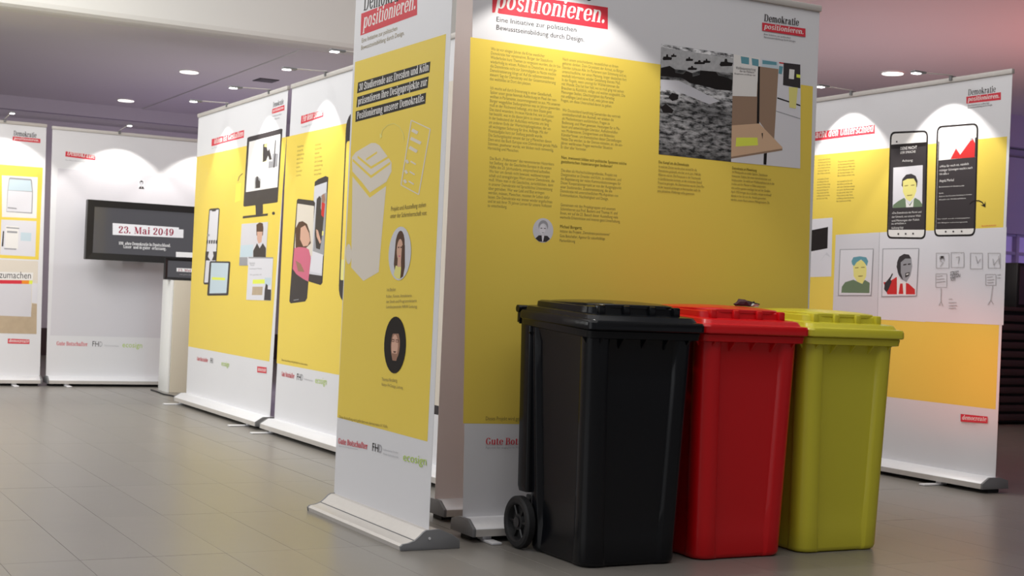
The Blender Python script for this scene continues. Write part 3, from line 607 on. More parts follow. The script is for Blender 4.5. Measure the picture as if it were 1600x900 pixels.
b.put('booth_photograph', [('pale', [(1146, 85), (1251, 100), (1250, 263.3), (1142, 253)]),
      ('card', [(1145, 120), (1187, 128), (1184, 194), (1143, 196)]), ('white', [(1146, 85), (1188, 91), (1186, 108), (1146, 104)]), ('teal', [(1157, 88), (1170, 90), (1170, 101), (1158, 99)]), ('teal', [(1174, 91), (1185, 93), (1185, 104), (1175, 102)]),
      ('blue', [(1190, 93), (1215, 97), (1216, 108), (1190, 105)]), ('teal', [(1191, 94), (1213, 97), (1213, 102), (1191, 100)]),
      ('black', [(1184, 104), (1188, 104), (1186, 196), (1182, 194)]), ('card', [(1187, 104), (1216, 108), (1209, 222), (1186, 190)]),
      ('wood', [(1143, 196), (1186, 193), (1222, 230), (1222, 234), (1142, 245)]), ('card', [(1142, 245), (1222, 232), (1222, 235), (1142, 248)]), ('black', [(1193, 240), (1198, 239), (1197, 257.5), (1192.5, 257)]),
      ('white', [(1145, 102), (1184, 106), (1182, 151), (1144, 150)]), ('lime', [(1150, 215), (1183, 215), (1184, 227), (1149, 229)]), ('black', [(1189.5, 208), (1191.5, 208), (1191.5, 212), (1190.8, 218), (1190, 212)]),
      ('dark', [(1224, 98), (1250, 101), (1250, 138), (1223, 133)]), ('white', [(1233, 108), (1241, 109), (1240, 124), (1232, 123)]), ('lime', [(1244, 116), (1250, 117), (1250, 122), (1244, 121)]), ('brick', [(1217, 97), (1224, 98), (1224, 100), (1217, 99)]), ('teal', [(1217, 103), (1223, 104), (1221, 116), (1216, 115)]),
      ('black', [(1214, 152), (1250, 164), (1250, 166), (1214, 154)]), ('grey', [(1212, 173), (1250, 185), (1250, 186), (1212, 174)]), ('lyel', [(1232, 136), (1246, 137), (1243, 170), (1233, 168)])])
b.write('caption_lettering', SANS, [('Wahlbekanntmachung', (1149, 108), (1180, 111), .012), ('über den Wahlbezirk', (1155, 112.5), (1178, 115), .010), ('Bürgerinnen und Bürger der', (1147, 116), (1180, 119), .007)], 'dark')
b.write('caption_text', SANS, column(b, 0, [((1028.5, 255), ['Der Kampf um die Demokratie'], 0), ((1143.2, 264.4), ['Demokratie an Mitwirkung'], 0)], .017, .0115, .74), 'black')
b.write('caption_text', SANS, column(b, 0, [((1028.5, 261.6), ['In welchen Zeiten wurde schon einmal für die', 'Demokratie gekämpft, wie hier am 6. Juni 1944 das', 'Alliierten stürmt. Die Franzosen in der Normandie', 'in Großbritannien konnten, an der eroberten Strand', 'Freund es gelungen. An Übernommen wurde. Dem Mo-', 'ral der tausend Landungen in Normandien nach die', 'jene jahrzehnte Weltkriegs sollte gewonnen.'], 0),
      ((1143.2, 270.2), ['Im Mittelpunkt ein ziviler System. Stattdessen', 'bewusster, Kabine, bei einen demokratischen und', 'bürgt ja jeder. Sie wählt am Wahlkampfstand als in den', 'in eine und die Männer in Fällen anzutreten:', 'eine andere ganzen Landtage hier auf der Großen', 'April 1933 bringen die in Großen, wissen es aktuell', 'damals in hier ihr von die. Anteile gewonnen', 'werden, einem Raum unterer Mitbegründern. Da'], 0)], .0168, .0105, .70), 'text')
logo_box(b, (1193.3, 33), (1248, 40.5), [(1190.4, 32.3+3), (1258, 43.3+1.5), (1258, 58), (1190.4, 48)], .030, [(SUB[0], (1193, 53.5), (1232, 59), None), (SUB[1], (1193, 57.5), (1242, 65), None)] and None)
b.write('subtitle_lettering', SANS, [(SUB[0], (1193, 54.5), (1235, 60.5), .007), (SUB[1], (1193, 59), (1243, 66), .007)], 'dark')
b.write('footnote_lettering', SANS, [('Dieses Projekt wird gefördert von der Stadt', (758, 656.5), (858, 657), .015)], 'text')
logos(b, ((758, 694.5), (856, 695)), ((880, 696), (910, 696)), ((980, 697), (1050, 697)), .026)
b.write('footnote_lettering', SANS, [('Agentur für engagierte Markenführung', (758, 700.5), (835, 700.5), .008)], 'textgrey')
WIDE = b

# ---- mid-left banner with the desktop computer print
b = Banner('x', 3.10, 10.86, 8.90, 'banner with printed desktop computer and tablet, beside the date screen', ztop=2.232, lean=(-0.0, .07), feet=(.10, 1.72))
ML = b
yr = b.m(420, 565)[0]
q1, q2 = b.m(447.5, 222), b.m(421, 565); b.put('yellow_field', [('yellow', [(0, 1.905), (q1[0], 1.905), q2, (0, q2[1])])], px=False)
b.put('title_box', [('red', [(331, 217.5), (381.5, 203), (381, 215), (330.5, 228.6)])])
b.write('title_lettering', SERIF, [('Wählen ist Gestalten', (333, 225.5), (380, 212.5), .042)], 'white', shear=.16)
b.write('subtitle_lettering', SANS, [('Ein Projekt von Studierenden', (331, 233), (362, 225), .012)], 'textgrey')
logo_box(b, (426.5, 168), (443, 162.3), [(425.6, 170.4), (444.5, 164), (444.5, 172), (425, 178)], .034)
b.write('subtitle_lettering', SANS, [(SUB[0], (425.5, 183), (440, 179), .010), (SUB[1], (425.5, 188), (437, 185), .010)], 'grey')
b.put('computer_print', [('dark', [(386.5, 216), (389, 214), (439.5, 201), (441.6, 202), (434, 315.7), (432, 316.5), (382, 323), (380.3, 321.5)]), ('white', [(389.6, 221.6), (438.5, 209.3), (433.6, 292.5), (384.2, 300.3)]),
     ('lyel', [(411, 225.5), (418, 223.5), (416.5, 252), (410.5, 253.5)]), ('dark', [(411, 225.5), (414, 224.5), (413, 229), (417, 230), (418.5, 236), (421, 232), (425, 249), (421, 250), (419, 243), (416, 251), (410.8, 253.5)]),
     ('dark', [(430, 219), (431.5, 218.5), (430, 240), (434.5, 241), (434, 247), (429, 252), (427.5, 251)]), ('grey', [(426, 240), (434, 240), (433.5, 260), (419.5, 263), (420, 252), (426, 252)]), ('dark', [(429.5, 240), (431, 240), (429, 262), (427, 262)]),
     ('grey', [(398.5, 278), (402, 275), (407.5, 280), (406.5, 293.5), (398, 294.6)]), ('dark', [(401, 276), (403.5, 276), (404, 281), (407, 284), (406.5, 293.5), (400, 294.3), (399.5, 285)]),
     ('dark', [(399.3, 319.4), (411, 317.7), (411, 334), (399.8, 336.5)]), ('dark', [(379.8, 337.7), (419, 333.5), (418.4, 337), (379.3, 341.4)])])
b.put('mouse_print', [('dark', [(427.5+2.4*math.cos(i*PI/5), 333.3+2.6*math.sin(i*PI/5)) for i in range(10)])])
b.put('note_print', [('lime', [(369.5, 287.5), (377, 286), (375.5, 313), (367.4, 316.5)])]+polyline([(372, 283), (374, 276), (377, 273), (379.5, 271)], .9, 'dark'))
b.put('phone_print', [('dark', [(327, 327.5), (329, 326), (341.5, 325), (343.6, 327), (336, 443), (334, 444.5), (319.5, 444.5), (318, 442)]), ('pale', [(328.2, 329), (342, 327.5), (335, 441), (319.5, 441.5)]), ('dark', [(331, 328), (338, 327.4), (337.5, 330), (331.5, 330.6)]),
     ('grey', [(324, 366), (328, 366), (327.6, 369), (323.8, 369)])]+[('dark', [(323+i*3.6, 375.5), (325.4+i*3.6, 375), (325+i*3.6, 380.5), (322.7+i*3.6, 381)]) for i in range(5)]+[('dark', [(321.5, 393), (327, 393), (325, 401), (329, 407), (320.5, 407)]), ('dark', [(333, 393), (338.5, 393), (337.5, 407), (331, 407), (334, 400)])])
b.put('tablet_print', [('dark', [(327.8, 409.5), (329.5, 408), (359, 408.5), (360.3, 410), (357, 460), (355.5, 461.5), (325, 462), (323.9, 460.5)]), ('blue', [(330.5, 410.5), (357.5, 411), (354, 458), (327.5, 458.5)]), ('lime', [(331.5, 433), (352, 434), (352, 438), (331.2, 437)])])
b.put('portrait_photograph', [('pgrey', [(378, 350), (419.3, 346.7), (415, 413), (374, 415)]), ('hair', [(401, 351), (406, 347.6), (411, 349), (412, 357), (411, 368), (401, 368)]), ('skin', [(402, 362), (410.5, 362), (409, 378), (404.5, 381), (402, 374)]), ('dark', [(396, 415), (396, 392), (402, 380), (406, 388), (411, 380), (416, 388), (415, 413)]), ('blue', [(376.5, 383.5), (396.5, 382), (395, 401), (375, 402)]), ('grey', [(374.5, 402), (387, 402), (387, 415), (374, 415)])])
b.put('document_print', [('pale', [(389, 401.8), (427.3, 402), (423.8, 469.7), (385, 468.4)]), ('grey', [(389, 401.5), (427.3, 402), (427, 404), (388.8, 403.7)]), ('lime', [(395.5, 437), (414, 436.5), (414, 443), (395, 443.5)]), ('blue', [(414, 434), (424, 434), (423, 446), (414, 446)]), ('dark', [(413, 469), (414, 452), (416, 443), (419, 446), (418.5, 452), (424, 452.5), (423.5, 469.5)]), ('gold', [(395, 448), (411, 448), (410, 461), (394, 461)])])
b.write('caption_lettering', SANS, [('Demokratie', (390, 413), (399, 413), .018), ('Gestaltung ist Haltung', (390, 421), (409, 420.5), .010), ('Wir gestalten mit', (391, 430.5), (409, 430), .010), ('Rede', (391.5, 415.5), (398, 415.5), .010)], 'grey')
logos(b, ((308, 563), (325, 566)), ((328.5, 567), (333.3, 567.8)), ((346, 571), (358.5, 573.5)), .028)
b.put('tag_box', [('red', [(402.3, 572.3), (416.7, 574), (416.7, 583.3), (402.3, 581.7)])]); b.write('tag_lettering', SERIF, [('democreate', (403.3, 579.5), (416, 581), .025)], 'white', shear=.16)

# ---- mid-right banner with two phones
b = Banner('x', 3.10, 8.815, 6.92, 'banner with two overlapping printed phones, between the computer print and the narrow banner', ztop=2.232, lean=(.06, .0), feet=(.14, 1.6))
MR = b
b.rect('yellow_field', 'yellow', .0, 1.80, b.m(435, 568)[1], 1.905)
b.put('title_box', [('red', [(471, 181), (505.4, 171.6), (505.4, 182.4), (470, 194)])])
b.write('title_lettering', SERIF, [('Für deine Stimme', (472.5, 190.5), (504, 180.3), .042)], 'white', shear=.16)
b.write('subtitle_lettering', SANS, [('Kampagne für Erstwähler', (471, 200), (497, 193), .012)], 'textgrey')
tx = ['Unter jungen Menschen', 'ist Interesse an Politik', 'da und doch gehen wenige', 'wählen. Diese Kampagne', 'zeigt, was eine Stimme', 'bewegen kann.', 'Sie ist laut und direkt', 'und spricht alle an.']
b.write('article_text', SANS, [(t, (b.m(464.5, 231)[0], b.m(464.5, 231)[1]-i*.026), None, .014, .62, 1, 1) for i, t in enumerate(tx)]+[(t, (b.m(492.5, 228)[0], b.m(492.5, 228)[1]-i*.026), None, .014, .68, 1, 2) for i, t in enumerate(tx[::-1])], 'text')
b.put('phone_print', [('dark', [(492, 284), (497, 280), (509, 275), (513.3, 277), (504, 442), (501, 445.5), (483, 440), (481, 437)]), ('lgrey', [(491.5, 291), (511, 284), (503, 431), (483, 428)]), ('grey', [(495, 310), (511, 300), (506, 400), (489, 395)]),
     ('dark', [(495, 312), (499, 306), (502, 310), (501, 325), (506, 340), (503, 372), (500, 390), (494, 388), (492, 365)]), ('skin_d', [(503, 305), (507, 302), (508.5, 312), (506, 320), (503, 315)]), ('brick', [(503, 316), (508, 318), (506, 340), (502, 336)]), ('lyel', [(503.5, 361), (506, 361), (505.5, 368), (503, 368)]), ('skin', [(494, 358), (497, 360), (502, 378), (500, 381), (495, 370)]), ('pale', [(488, 392), (505, 398), (503, 428), (484, 424)])])
b.put('phone_print', [('dark', [(464, 313), (466, 310.5), (490, 313.5), (492.6, 317), (480, 466), (477, 471), (454.5, 474), (452.2, 471)]), ('cream', [(465, 318), (491, 322), (488, 400), (459.5, 400)]), ('hair', [(462, 357), (467, 347), (473, 345.5), (480, 350), (484, 362), (486, 380), (478, 388), (462, 388)]),
     ('skin', [(470, 356), (477, 352), (483, 364), (485, 376), (481, 384), (474, 385), (469, 374)]), ('pink', [(460, 388), (467, 386), (478, 387), (483, 390), (486, 403), (482, 440), (472, 435), (463, 428), (457.5, 420)]), ('skin_d', [(462, 407), (470, 412), (476, 425), (466, 424)]), ('dark', [(457, 425), (470, 433), (481, 441), (479, 458), (455, 462)]), ('grey', [(459, 468.5), (467, 467.3), (467, 468.4), (459, 469.8)])])
bl = b.m(545, 190); br_ = bl[0]+.62
s0 = b.m(540.5, 204)[0]; zt_, zb_ = b.m(545, 178)[1], b.m(533, 470)[1]
def rr(s0, s1, z0, z1, r, n=5):
    out = []
    for cx, cz, a0 in ((s1-r, z1-r, 0), (s0+r, z1-r, 90), (s0+r, z0+r, 180), (s1-r, z0+r, 270)):
        for i in range(n+1): t = math.radians(a0+90*i/n); out.append((cx+r*math.cos(t), cz+r*math.sin(t)))
    return out
b.put('large_phone_print', [('dark', rr(s0, s0+.72, zb_, zt_, .09)), ('yellow', rr(s0+.02, s0+.70, zb_+.12, zt_-.16, .02)), ('black', rr(s0+.10, s0+.14, 1.36, 1.42, .015)), ('black', rr(s0+.10, s0+.13, 1.30, 1.33, .012)), ('lyel', rr(s0+.02, s0+.70, zb_+.12, zb_+.24, .01))], px=False)
b.write('footnote_lettering', SANS, [('Diese Ausstellung wird gefördert von democreate.', (440, 563.5), (481, 571.5), .014)], 'text')
logos(b, ((440, 587.5), (460, 591.5)), ((463.5, 593.5), (473.5, 595)), ((492.5, 598.5), (511, 601.5)), .030)
b.write('footnote_lettering', SANS, [('Fachhochschule', (475, 593), (489, 596.5), .010)], 'textgrey')

# ---- third banner of that row, only a strip shows beside the narrow one
b = Banner('x', 3.10, 6.86, 5.60, 'cream printed banner seen as a thin strip behind the right edge of the narrow banner', ztop=2.232)
b.rect('photo_field', 'cream', .0, 1.22, .05+.33, 2.0); b.rect('photo_band', 'dark', 0, 1.22, .335, .38)

# ---- reverse of the banner standing back to back with the wide one
b = Banner('y', 5.36, 2.60, 4.25, 'grey unprinted reverse of a banner, behind the wide article banner', ztop=2.26, back=True)

# ---- far banners
b = Banner('y', 12.6, .45, 2.325, 'far yellow banner with envelope prints at the frame edge, next to the screen banner', ztop=2.222, lean=(-.02, -.04))
FL = b
yl = b.m(66, 300)[0]; zq = b.m(60.5, 406)[1]
b.rect('yellow_field', 'yellow', .0, b.m(67, 262)[0]-.0, zq, b.m(67, 262)[1])
b.put('photograph_print', [('white', [(3, 274), (59, 277), (57, 341), (3, 339)]), ('grey', [(14, 278), (16, 277), (48, 279.5), (50, 281), (51.5, 301), (50.5, 334), (10, 331), (11.5, 298)]), ('blue', [(15, 280), (48, 282), (50, 299), (12.5, 297)]), ('pale', [(12.5, 297.5), (50, 300), (49, 332), (10.5, 330)]), ('grey', [(12, 323.5), (26, 325), (26, 327), (12, 325.5)])])
b.put('photograph_print', [('pale', [(2, 343), (57, 345.6), (55, 401), (0, 398)]), ('white', [(9, 352), (29, 354), (28, 389), (8, 387)]), ('grey', [(10, 354.5), (30, 356), (30, 358), (10, 356.5)]), ('grey', [(11, 360.5), (27, 361.5), (27, 364.5), (11, 363.5)]), ('blue', [(32.5, 363), (49, 364), (48.5, 377), (32, 376)]), ('grey', [(6.5, 387.5), (26, 388.5), (25, 390.5), (6.5, 389.5)]), ('dark', [(4.5, 361), (6.5, 361), (5, 385), (2.5, 385)])])
b.put('room_photograph', [('cream', [(-60, 403), (59.5, 408), (57, 522), (-60, 519)]), ('gold', [(-60, 490), (48, 495), (50, 474), (57.5, 475), (57, 522), (-60, 519)]), ('pale', [(50, 442), (59, 443), (58, 474), (49.5, 473)]), ('pgrey', [(-60, 440), (49, 443), (48.5, 495), (-60, 491)])])
b.put('claim_strip', [('white', [(-60, 423), (52, 426), (51, 437.7), (-60, 436.5)]), ('red', [(-60, 436.8), (34, 438), (34, 443.6), (-60, 442.4)]), ('orange', [(34, 438), (45.5, 438.2), (45.2, 443.8), (34, 443.6)]), ('lime', [(45.5, 438.2), (51, 438.3), (50.5, 443.8), (45.2, 443.8)])])
b.write('claim_lettering', SANS, [('mitzumachen', (-18, 434.0), (49, 435.5), .058)], 'dark')
b.put('tag_box', [('red', [(12.4, 529), (46, 530.5), (46, 537.5), (12, 536.6)])]); b.write('tag_lettering', SERIF, [('democreate', (13.5, 534.6), (45, 535.6), .028)], 'white', shear=.16)
logo_box(b, (21, 211.8), (57, 215.2), [(20, 213), (63, 217), (63, 223.5), (19.5, 219.5)], .042)
b = Banner('y', 12.6, 2.375, 4.25, 'far white and grey banner hanging directly behind the date screen', ztop=2.212, lean=(-.04, 0))
FR = b
b.rect('grey_field', 'pgrey', .02, 1.82, .43, 1.86)
b.put('title_box', [('red', [(102.7, 236.5), (149, 242.7), (149, 250.5), (102, 244.5)])])
b.write('title_lettering', SERIF, [('Demokratie', (104.5, 242.3), (148, 248.0), .050)], 'white', shear=.16)
b.write('title_lettering', SERIF, [('feiert Geburtstag', (152, 248.8), (200, 253.5), .050)], 'lgrey', shear=.16)
b.write('subtitle_lettering', SANS, [('Eine Aktion zum Grundgesetz', (102, 250.8), (138, 254), .012)], 'grey')
tg = ['Im Jahr 2049 feiert unser Land', 'hundert Jahre Grundgesetz und', 'blickt auf eine Zeit zurück, in', 'der viele für die Demokratie', 'eingetreten sind. Der Film zeigt', 'eine Feier, die noch kommt und', 'fragt, was wir dafür tun müssen.', 'Wir laden alle ein, mitzuwirken.']
for px in (102, 158): b.write('article_text', SANS, [(t, (b.m(px, 275)[0], b.m(px, 275)[1]-i*.0195), None, .010, 1.0, 1, 1) for i, t in enumerate(tg)], 'lgrey')
b.put('portrait_print', [('pale', [(216, 281), (226, 282), (225.5, 296), (215.5, 295)]), ('dark', [(218, 284), (221, 281.5), (224, 284), (223.5, 288), (219, 288)]), ('lgrey', [(219, 284.5), (223, 284.5), (222.5, 290), (219.5, 290)]), ('dark', [(216.5, 295), (218, 292), (221, 290.5), (224, 292), (225.5, 295.5)]), ('white', [(220.3, 291), (221.7, 291), (221.3, 294), (220.7, 294)])])
logos(b, ((88, 539.5), (137, 541)), ((143.5, 541), (160, 542)), ((190.7, 542.5), (222.7, 543.5)), .034)
b.write('footnote_lettering', SANS, [('Fachhochschule', (163, 541), (186, 542), .014)], 'textgrey')

# ---- right banner with phones and drawn portraits
b = Banner('x', 5.97, 7.55, 5.455, 'banner with two tall printed phones and drawn portraits, beside the yellow bin', ztop=2.272, lean=(0, -.0), feet=(.5, 1.76))
RT = b
z1 = b.m(1558, 640)[1]
b.rect('yellow_field', 'yellow', .0, b.m(1570, 300)[0], z1, 1.915)
b.put('title_box', [('red', [(1225, 212.4), (1366.8, 195), (1366.8, 208.7), (1225, 226.0)])])
b.write('title_lettering', SERIF, [('Sprache macht den Unterschied', (1232, 220.8), (1365.0, 205.6), .048)], 'white', shear=.16)
b.write('subtitle_lettering', SANS, [('Ein Projekt über die Wirkung der Worte', (1279, 224.5), (1313, 220.5), .012)], 'textgrey')
logo_box(b, (1512.5, 149.5), (1556, 143.8), [(1510, 151.3), (1564, 144.0), (1564, 156), (1510, 162)], .034)
b.write('subtitle_lettering', SANS, [(SUB[0], (1512, 166.5), (1546, 162), .010), (SUB[1], (1512, 170), (1551, 164.8), .010)], 'dark')
tr = ['Populisten nutzen die Sprache,', 'um Menschen gezielt zu lenken.', 'Worte werden zur Waffe, wenn', 'wir ihre Herkunft nicht kennen.', 'Die App zeigt Aussagen ohne', 'Bild und Namen und lässt raten,', '', 'wer sie gesagt hat. Erst nach', 'der Auflösung wird klar, wie', 'stark unser Urteil davon abhängt,', 'wer spricht. Die Plakate bringen', 'das Spiel auf die Straße. Mehr', 'Wissen bedeutet mehr Macht,', 'und Bildung schützt Demokratie,', 'denn Sprache macht Politik.']
for (px, py, n, w) in ((1278.5, 251, 15, .62), (1309.5, 254, 15, .80)):
    b.write('article_text', SANS, [(t, (b.m(px, py)[0], b.m(px, py)[1]-i*.0175), None, .0105, w, 1, 1+(i > 6)) for i, t in enumerate(tr[:n]) if t], 'text')
b.put('leaflet_print', [('pale', [(1262, 343), (1301, 340), (1299, 432), (1262, 433)]), ('black', [(1262, 361), (1294, 354.5), (1293, 388), (1262, 394)]), ('lgrey', [(1280, 410), (1292, 394), (1298, 402), (1290, 398)])])
def rrp(P, r=.035):
    """rounded quadrilateral on the banner"""
    Q = b.pts(P); out = []
    for i in range(4):
        a, c, d = Vector(Q[i-1]), Vector(Q[i]), Vector(Q[(i+1) % 4]); u = (a-c).normalized()*r; w = (d-c).normalized()*r
        for t in (0, .2, .4, .6, .8, 1): out.append(tuple((c+u)*(1-t)**2+c*2*t*(1-t)+(c+w)*t*t))
    return out
b.put('poster_wall_print', [('pgrey', [(1306, 367), (1374.5, 363), (1371, 499), (1301, 493.5)]), ('pale', [(1374.5, 363), (1450.5, 360), (1446, 503), (1371, 499)]), ('pale', [(1450.5, 360.5), (1573, 355), (1568, 508), (1446, 502.5)]), ('grey', [(1374.3, 363), (1374.9, 363), (1371.4, 499), (1370.8, 499)])])
for nm, o, i, shp in (('phone_print', [(1391, 206), (1450.5, 203.5), (1446.5, 374), (1385.7, 373)], [(1393.5, 209), (1448, 206.5), (1444, 371), (1388, 370)],
      [('dark', [(1392.5, 226), (1447.6, 222), (1444.6, 359), (1388.5, 359)]), ('pale', [(1396, 262), (1442, 258), (1441, 323), (1395, 325)]), ('jacket', [(1395, 325), (1396, 320), (1404, 314), (1413, 309), (1421, 320), (1430, 309), (1437, 313), (1441, 319), (1441, 323)]),
       ('white', [(1415, 312), (1422, 322), (1428, 311), (1427, 323.5), (1416, 324)]), ('dark', [(1409, 290), (1410, 280), (1416, 273), (1424, 271.5), (1431, 275), (1434, 283), (1433, 292), (1430, 293), (1428, 282), (1415, 283), (1412, 294)]), ('lyel', [(1411, 283), (1418, 279.5), (1428, 279), (1432, 286), (1432, 299), (1428, 309), (1422, 315), (1416, 311), (1411, 300)]), ('text', [(1413.5, 290), (1419, 289), (1419, 290.5), (1413.5, 291.3)]), ('text', [(1423.5, 289), (1429, 288.3), (1429, 289.8), (1423.5, 290.4)]), ('text', [(1417, 305), (1426, 304), (1425, 305.6), (1418, 306.4)]),
       ('black', [(1392.6, 226.5), (1447.5, 222.5), (1447, 228), (1420, 231), (1392.6, 233)])]),
     ('phone_print', [(1464, 197), (1529, 192), (1524, 369), (1459.5, 370)], [(1466.5, 200), (1526.3, 195.2), (1521.5, 366), (1462, 367)],
      [('dark', [(1465.5, 251), (1525.3, 245), (1521.8, 357), (1462.5, 358.5)]), ('dark', [(1466.3, 221), (1468, 221), (1467, 251), (1465.5, 251)]), ('dark', [(1523.8, 215), (1525.8, 215), (1525.2, 245), (1523, 245)]), ('lgrey', [(1493, 218), (1502, 216), (1513, 215), (1512, 228), (1501, 243), (1494, 234)]), ('brick', [(1485.5, 248.6), (1494, 232), (1500.6, 242), (1519.7, 215.5), (1524, 224), (1523, 245.6)]), ('grey', [(1515, 217), (1520, 215.5), (1519, 220)])])):
    b.put(nm, [('black', rrp(o, .04)), ('white', rrp(i, .03))]+[(k, b.pts(p)) for k, p in shp], px=False)
b.write('phone_lettering', SANS, [('DEINE MACHT', (1407, 234.5), (1433, 232.5), .018), ('DER SPRACHE', (1407, 240.5), (1431, 238.5), .014), ('Achtung:', (1410, 253), (1427, 252), .014),
     ('»Die Demokratie der Partei und', (1394, 334.5), (1440, 332.5), .012), ('der Umwelt, aus unserer Welt', (1393.5, 340.5), (1439, 338.5), .012), ('und Meinungen der Politik', (1393.5, 346.5), (1437, 344.5), .012), ('zu erhalten.«', (1393, 351), (1416, 350), .012), ('Auflösung folgt', (1393, 359-1.2), (1412, 357), .013),
     ('»Was für mich ist, nämlich', (1468.5, 262), (1514, 257.5), .013), ('richtiger Schweigen macht\'s auch', (1468, 268), (1520, 263.5), .013), ('nie alle.«', (1468, 273.5), (1483, 272.5), .013), ('Angela Merkel', (1468, 284.5), (1491, 283), .015),
     ('Bundeskanzlerin der Bundesrepublik', (1467.5, 293), (1507, 291), .007), ('Quelle:', (1467.5, 303), (1475, 302.5), .007), ('Rede vor dem Deutschen Bundestag im Sommer', (1467.5, 308), (1519, 304.5), .007), ('Aktuell in der Wahlkampfdebatte', (1467.5, 313), (1510, 310.5), .007),
     ('Der Inhalt wurde wiedergegeben', (1465, 343), (1516, 341), .006), ('von Bürgern zusammengestellt', (1465, 349), (1512, 347.5), .006)], 'white')
b.put('navigation_print', [('dark', [(x-1.2, y-1.2), (x+1.2, y-1.2), (x+1.2, y+1.2), (x-1.2, y+1.2)]) for x, y in ((1404, 365.5), (1415.5, 365.3), (1427, 365), (1478, 362), (1490, 361.8), (1503, 361.5), (1401.5, 221.5))])
b.put('arrow_print', polyline([(1515.5, 319), (1519, 315.5), (1524, 313.6), (1530, 313.5), (1535, 316), (1538.5, 321)], 1.5, 'black')+[('black', [(1539.8, 323.6), (1532.5, 320.2), (1538.2, 319.8), (1540, 314.5)])])
b.write('caption_lettering', SANS, [('App ansehen und mitmachen', (1534, 354), (1557, 353), .009)], 'red')
for fr, shp in (([(1312.7, 389.5), (1365.5, 388.4), (1362, 462), (1310, 462)], [('jacket', [(1315, 457.5), (1316, 448), (1321, 441), (1334, 437), (1346, 443), (1352, 437.5), (1359.5, 442), (1359, 458)]), ('lyel', [(1333, 408), (1352, 406), (1354.5, 420), (1354, 432), (1348, 443.5), (1340, 440), (1334.5, 432)]),
       ('teal', [(1331, 408), (1334, 402), (1344, 400.5), (1354, 402), (1357, 408), (1355, 416), (1351, 410), (1346, 405.5), (1339, 410), (1335, 416), (1332, 413)]), ('text', [(1336.5, 418), (1342, 417.5), (1342, 418.8), (1336.5, 419.3)]), ('text', [(1346, 417.3), (1351.5, 417), (1351.5, 418.3), (1346, 418.6)]), ('text', [(1341, 431), (1349, 430.5), (1348, 432), (1342, 432.5)])]),
     ([(1379.5, 388.4), (1436.7, 387.8), (1433, 463), (1377.8, 464)], [('brick', [(1381, 441), (1390, 440), (1401, 433), (1403, 433), (1402, 460), (1387, 460)]), ('brick', [(1415.5, 442), (1420, 443), (1430, 452), (1430.5, 460), (1416, 460)]), ('white', [(1402, 432), (1410, 441), (1416, 440), (1416, 460), (1402, 460)]), ('brick', [(1407, 443), (1411, 443), (1412, 459.5), (1404.5, 459.5)]),
       ('grey', [(1402, 410), (1405, 402), (1412, 397.5), (1420, 397.5), (1424.5, 403), (1426, 416), (1423.5, 430), (1417, 441), (1408, 436), (1403, 426)]), ('dark', [(1403, 408), (1406, 401), (1413, 396.8), (1421, 398), (1424, 404), (1415, 404), (1408, 410), (1408, 426), (1412, 438), (1405, 430), (1401.5, 417)]), ('dark', [(1412, 413), (1417, 412), (1417, 414), (1412, 415)]), ('dark', [(1419, 412), (1423.5, 411.5), (1423.5, 413.5), (1419, 414)]), ('dark', [(1415, 427), (1422, 425), (1421, 431), (1415, 434)]), ('white', [(1416.5, 428), (1420.5, 427), (1420, 429), (1416.5, 430)]),
       ('dark', [(1392, 432), (1394.5, 427), (1396, 428), (1392, 437), (1394, 440), (1390, 450), (1386, 457), (1382, 452), (1383, 443), (1388, 437)])])):
    b.put('drawn_portrait', [('grey', fr), ('pale', [(fr[0][0]+1.2, fr[0][1]+1.2), (fr[1][0]-1.2, fr[1][1]+1.2), (fr[2][0]-1.2, fr[2][1]-1.2), (fr[3][0]+1.2, fr[3][1]-1.2)])]+shp)
SK = []
def frame_px(x0, y0, x1, y1):
    return sum([polyline([p, q], .8, 'sketch') for p, q in (((x0, y0), (x1, y0)), ((x1, y0), (x1, y1)), ((x1, y1), (x0, y1)), ((x0, y1), (x0, y0)))], [])
for q in ((870, 160, 960, 265), (975, 155, 1065, 260), (1110, 160, 1195, 270), (1235, 160, 1320, 265), (868, 305, 945, 400), (1218, 310, 1290, 385)): b.put('sketch_frame', frame_px(1270+q[0]/4.5, 360+q[1]/4.5, 1270+q[2]/4.5, 360+q[3]/4.5))
for P in (((905, 405), (905, 500)), ((905, 500), (890, 530)), ((905, 500), (918, 530)), ((1268, 390), (1255, 490)), ((1255, 490), (1235, 525)), ((1255, 490), (1275, 520)), ((895, 185), (925, 180)), ((895, 185), (900, 215)), ((900, 215), (920, 225)), ((925, 180), (925, 215)), ((920, 225), (900, 255)), ((1010, 190), (1035, 185)), ((1035, 185), (1025, 235)), ((1150, 180), (1160, 230)), ((1160, 230), (1185, 200)), ((1270, 200), (1275, 245)), ((1275, 245), (1310, 200)), ((1310, 180), (1315, 240)), ((875, 325), (915, 318)), ((875, 345), (930, 340)), ((875, 365), (935, 358)), ((1230, 330), (1270, 325)), ((1230, 350), (1280, 345)), ((1230, 368), (1275, 365)), ((1300, 315), (1325, 310)), ((1300, 335), (1322, 332)), ((960, 485), (985, 482)), ((960, 510), (1015, 508)), ((960, 530), (1018, 528)), ((960, 548), (1010, 546))):
    b.put('sketch_stroke', polyline([(1270+x/4.5, 360+y/4.5) for x, y in P], 1.0, 'sketch'))
b.put('dark_hair_drawing', [('dark', [(1470, 406), (1471, 400), (1475, 400), (1476, 406), (1474.5, 403), (1471.5, 404)])])
b.write('sketch_lettering', SANS, [('STREET', (1485.5, 430), (1499, 428.5), .020), ('DESIGN', (1485.5, 434.5), (1501.5, 433.0), .020), ('NOW', (1486, 439.5), (1494, 438.7), .020)], 'dark')
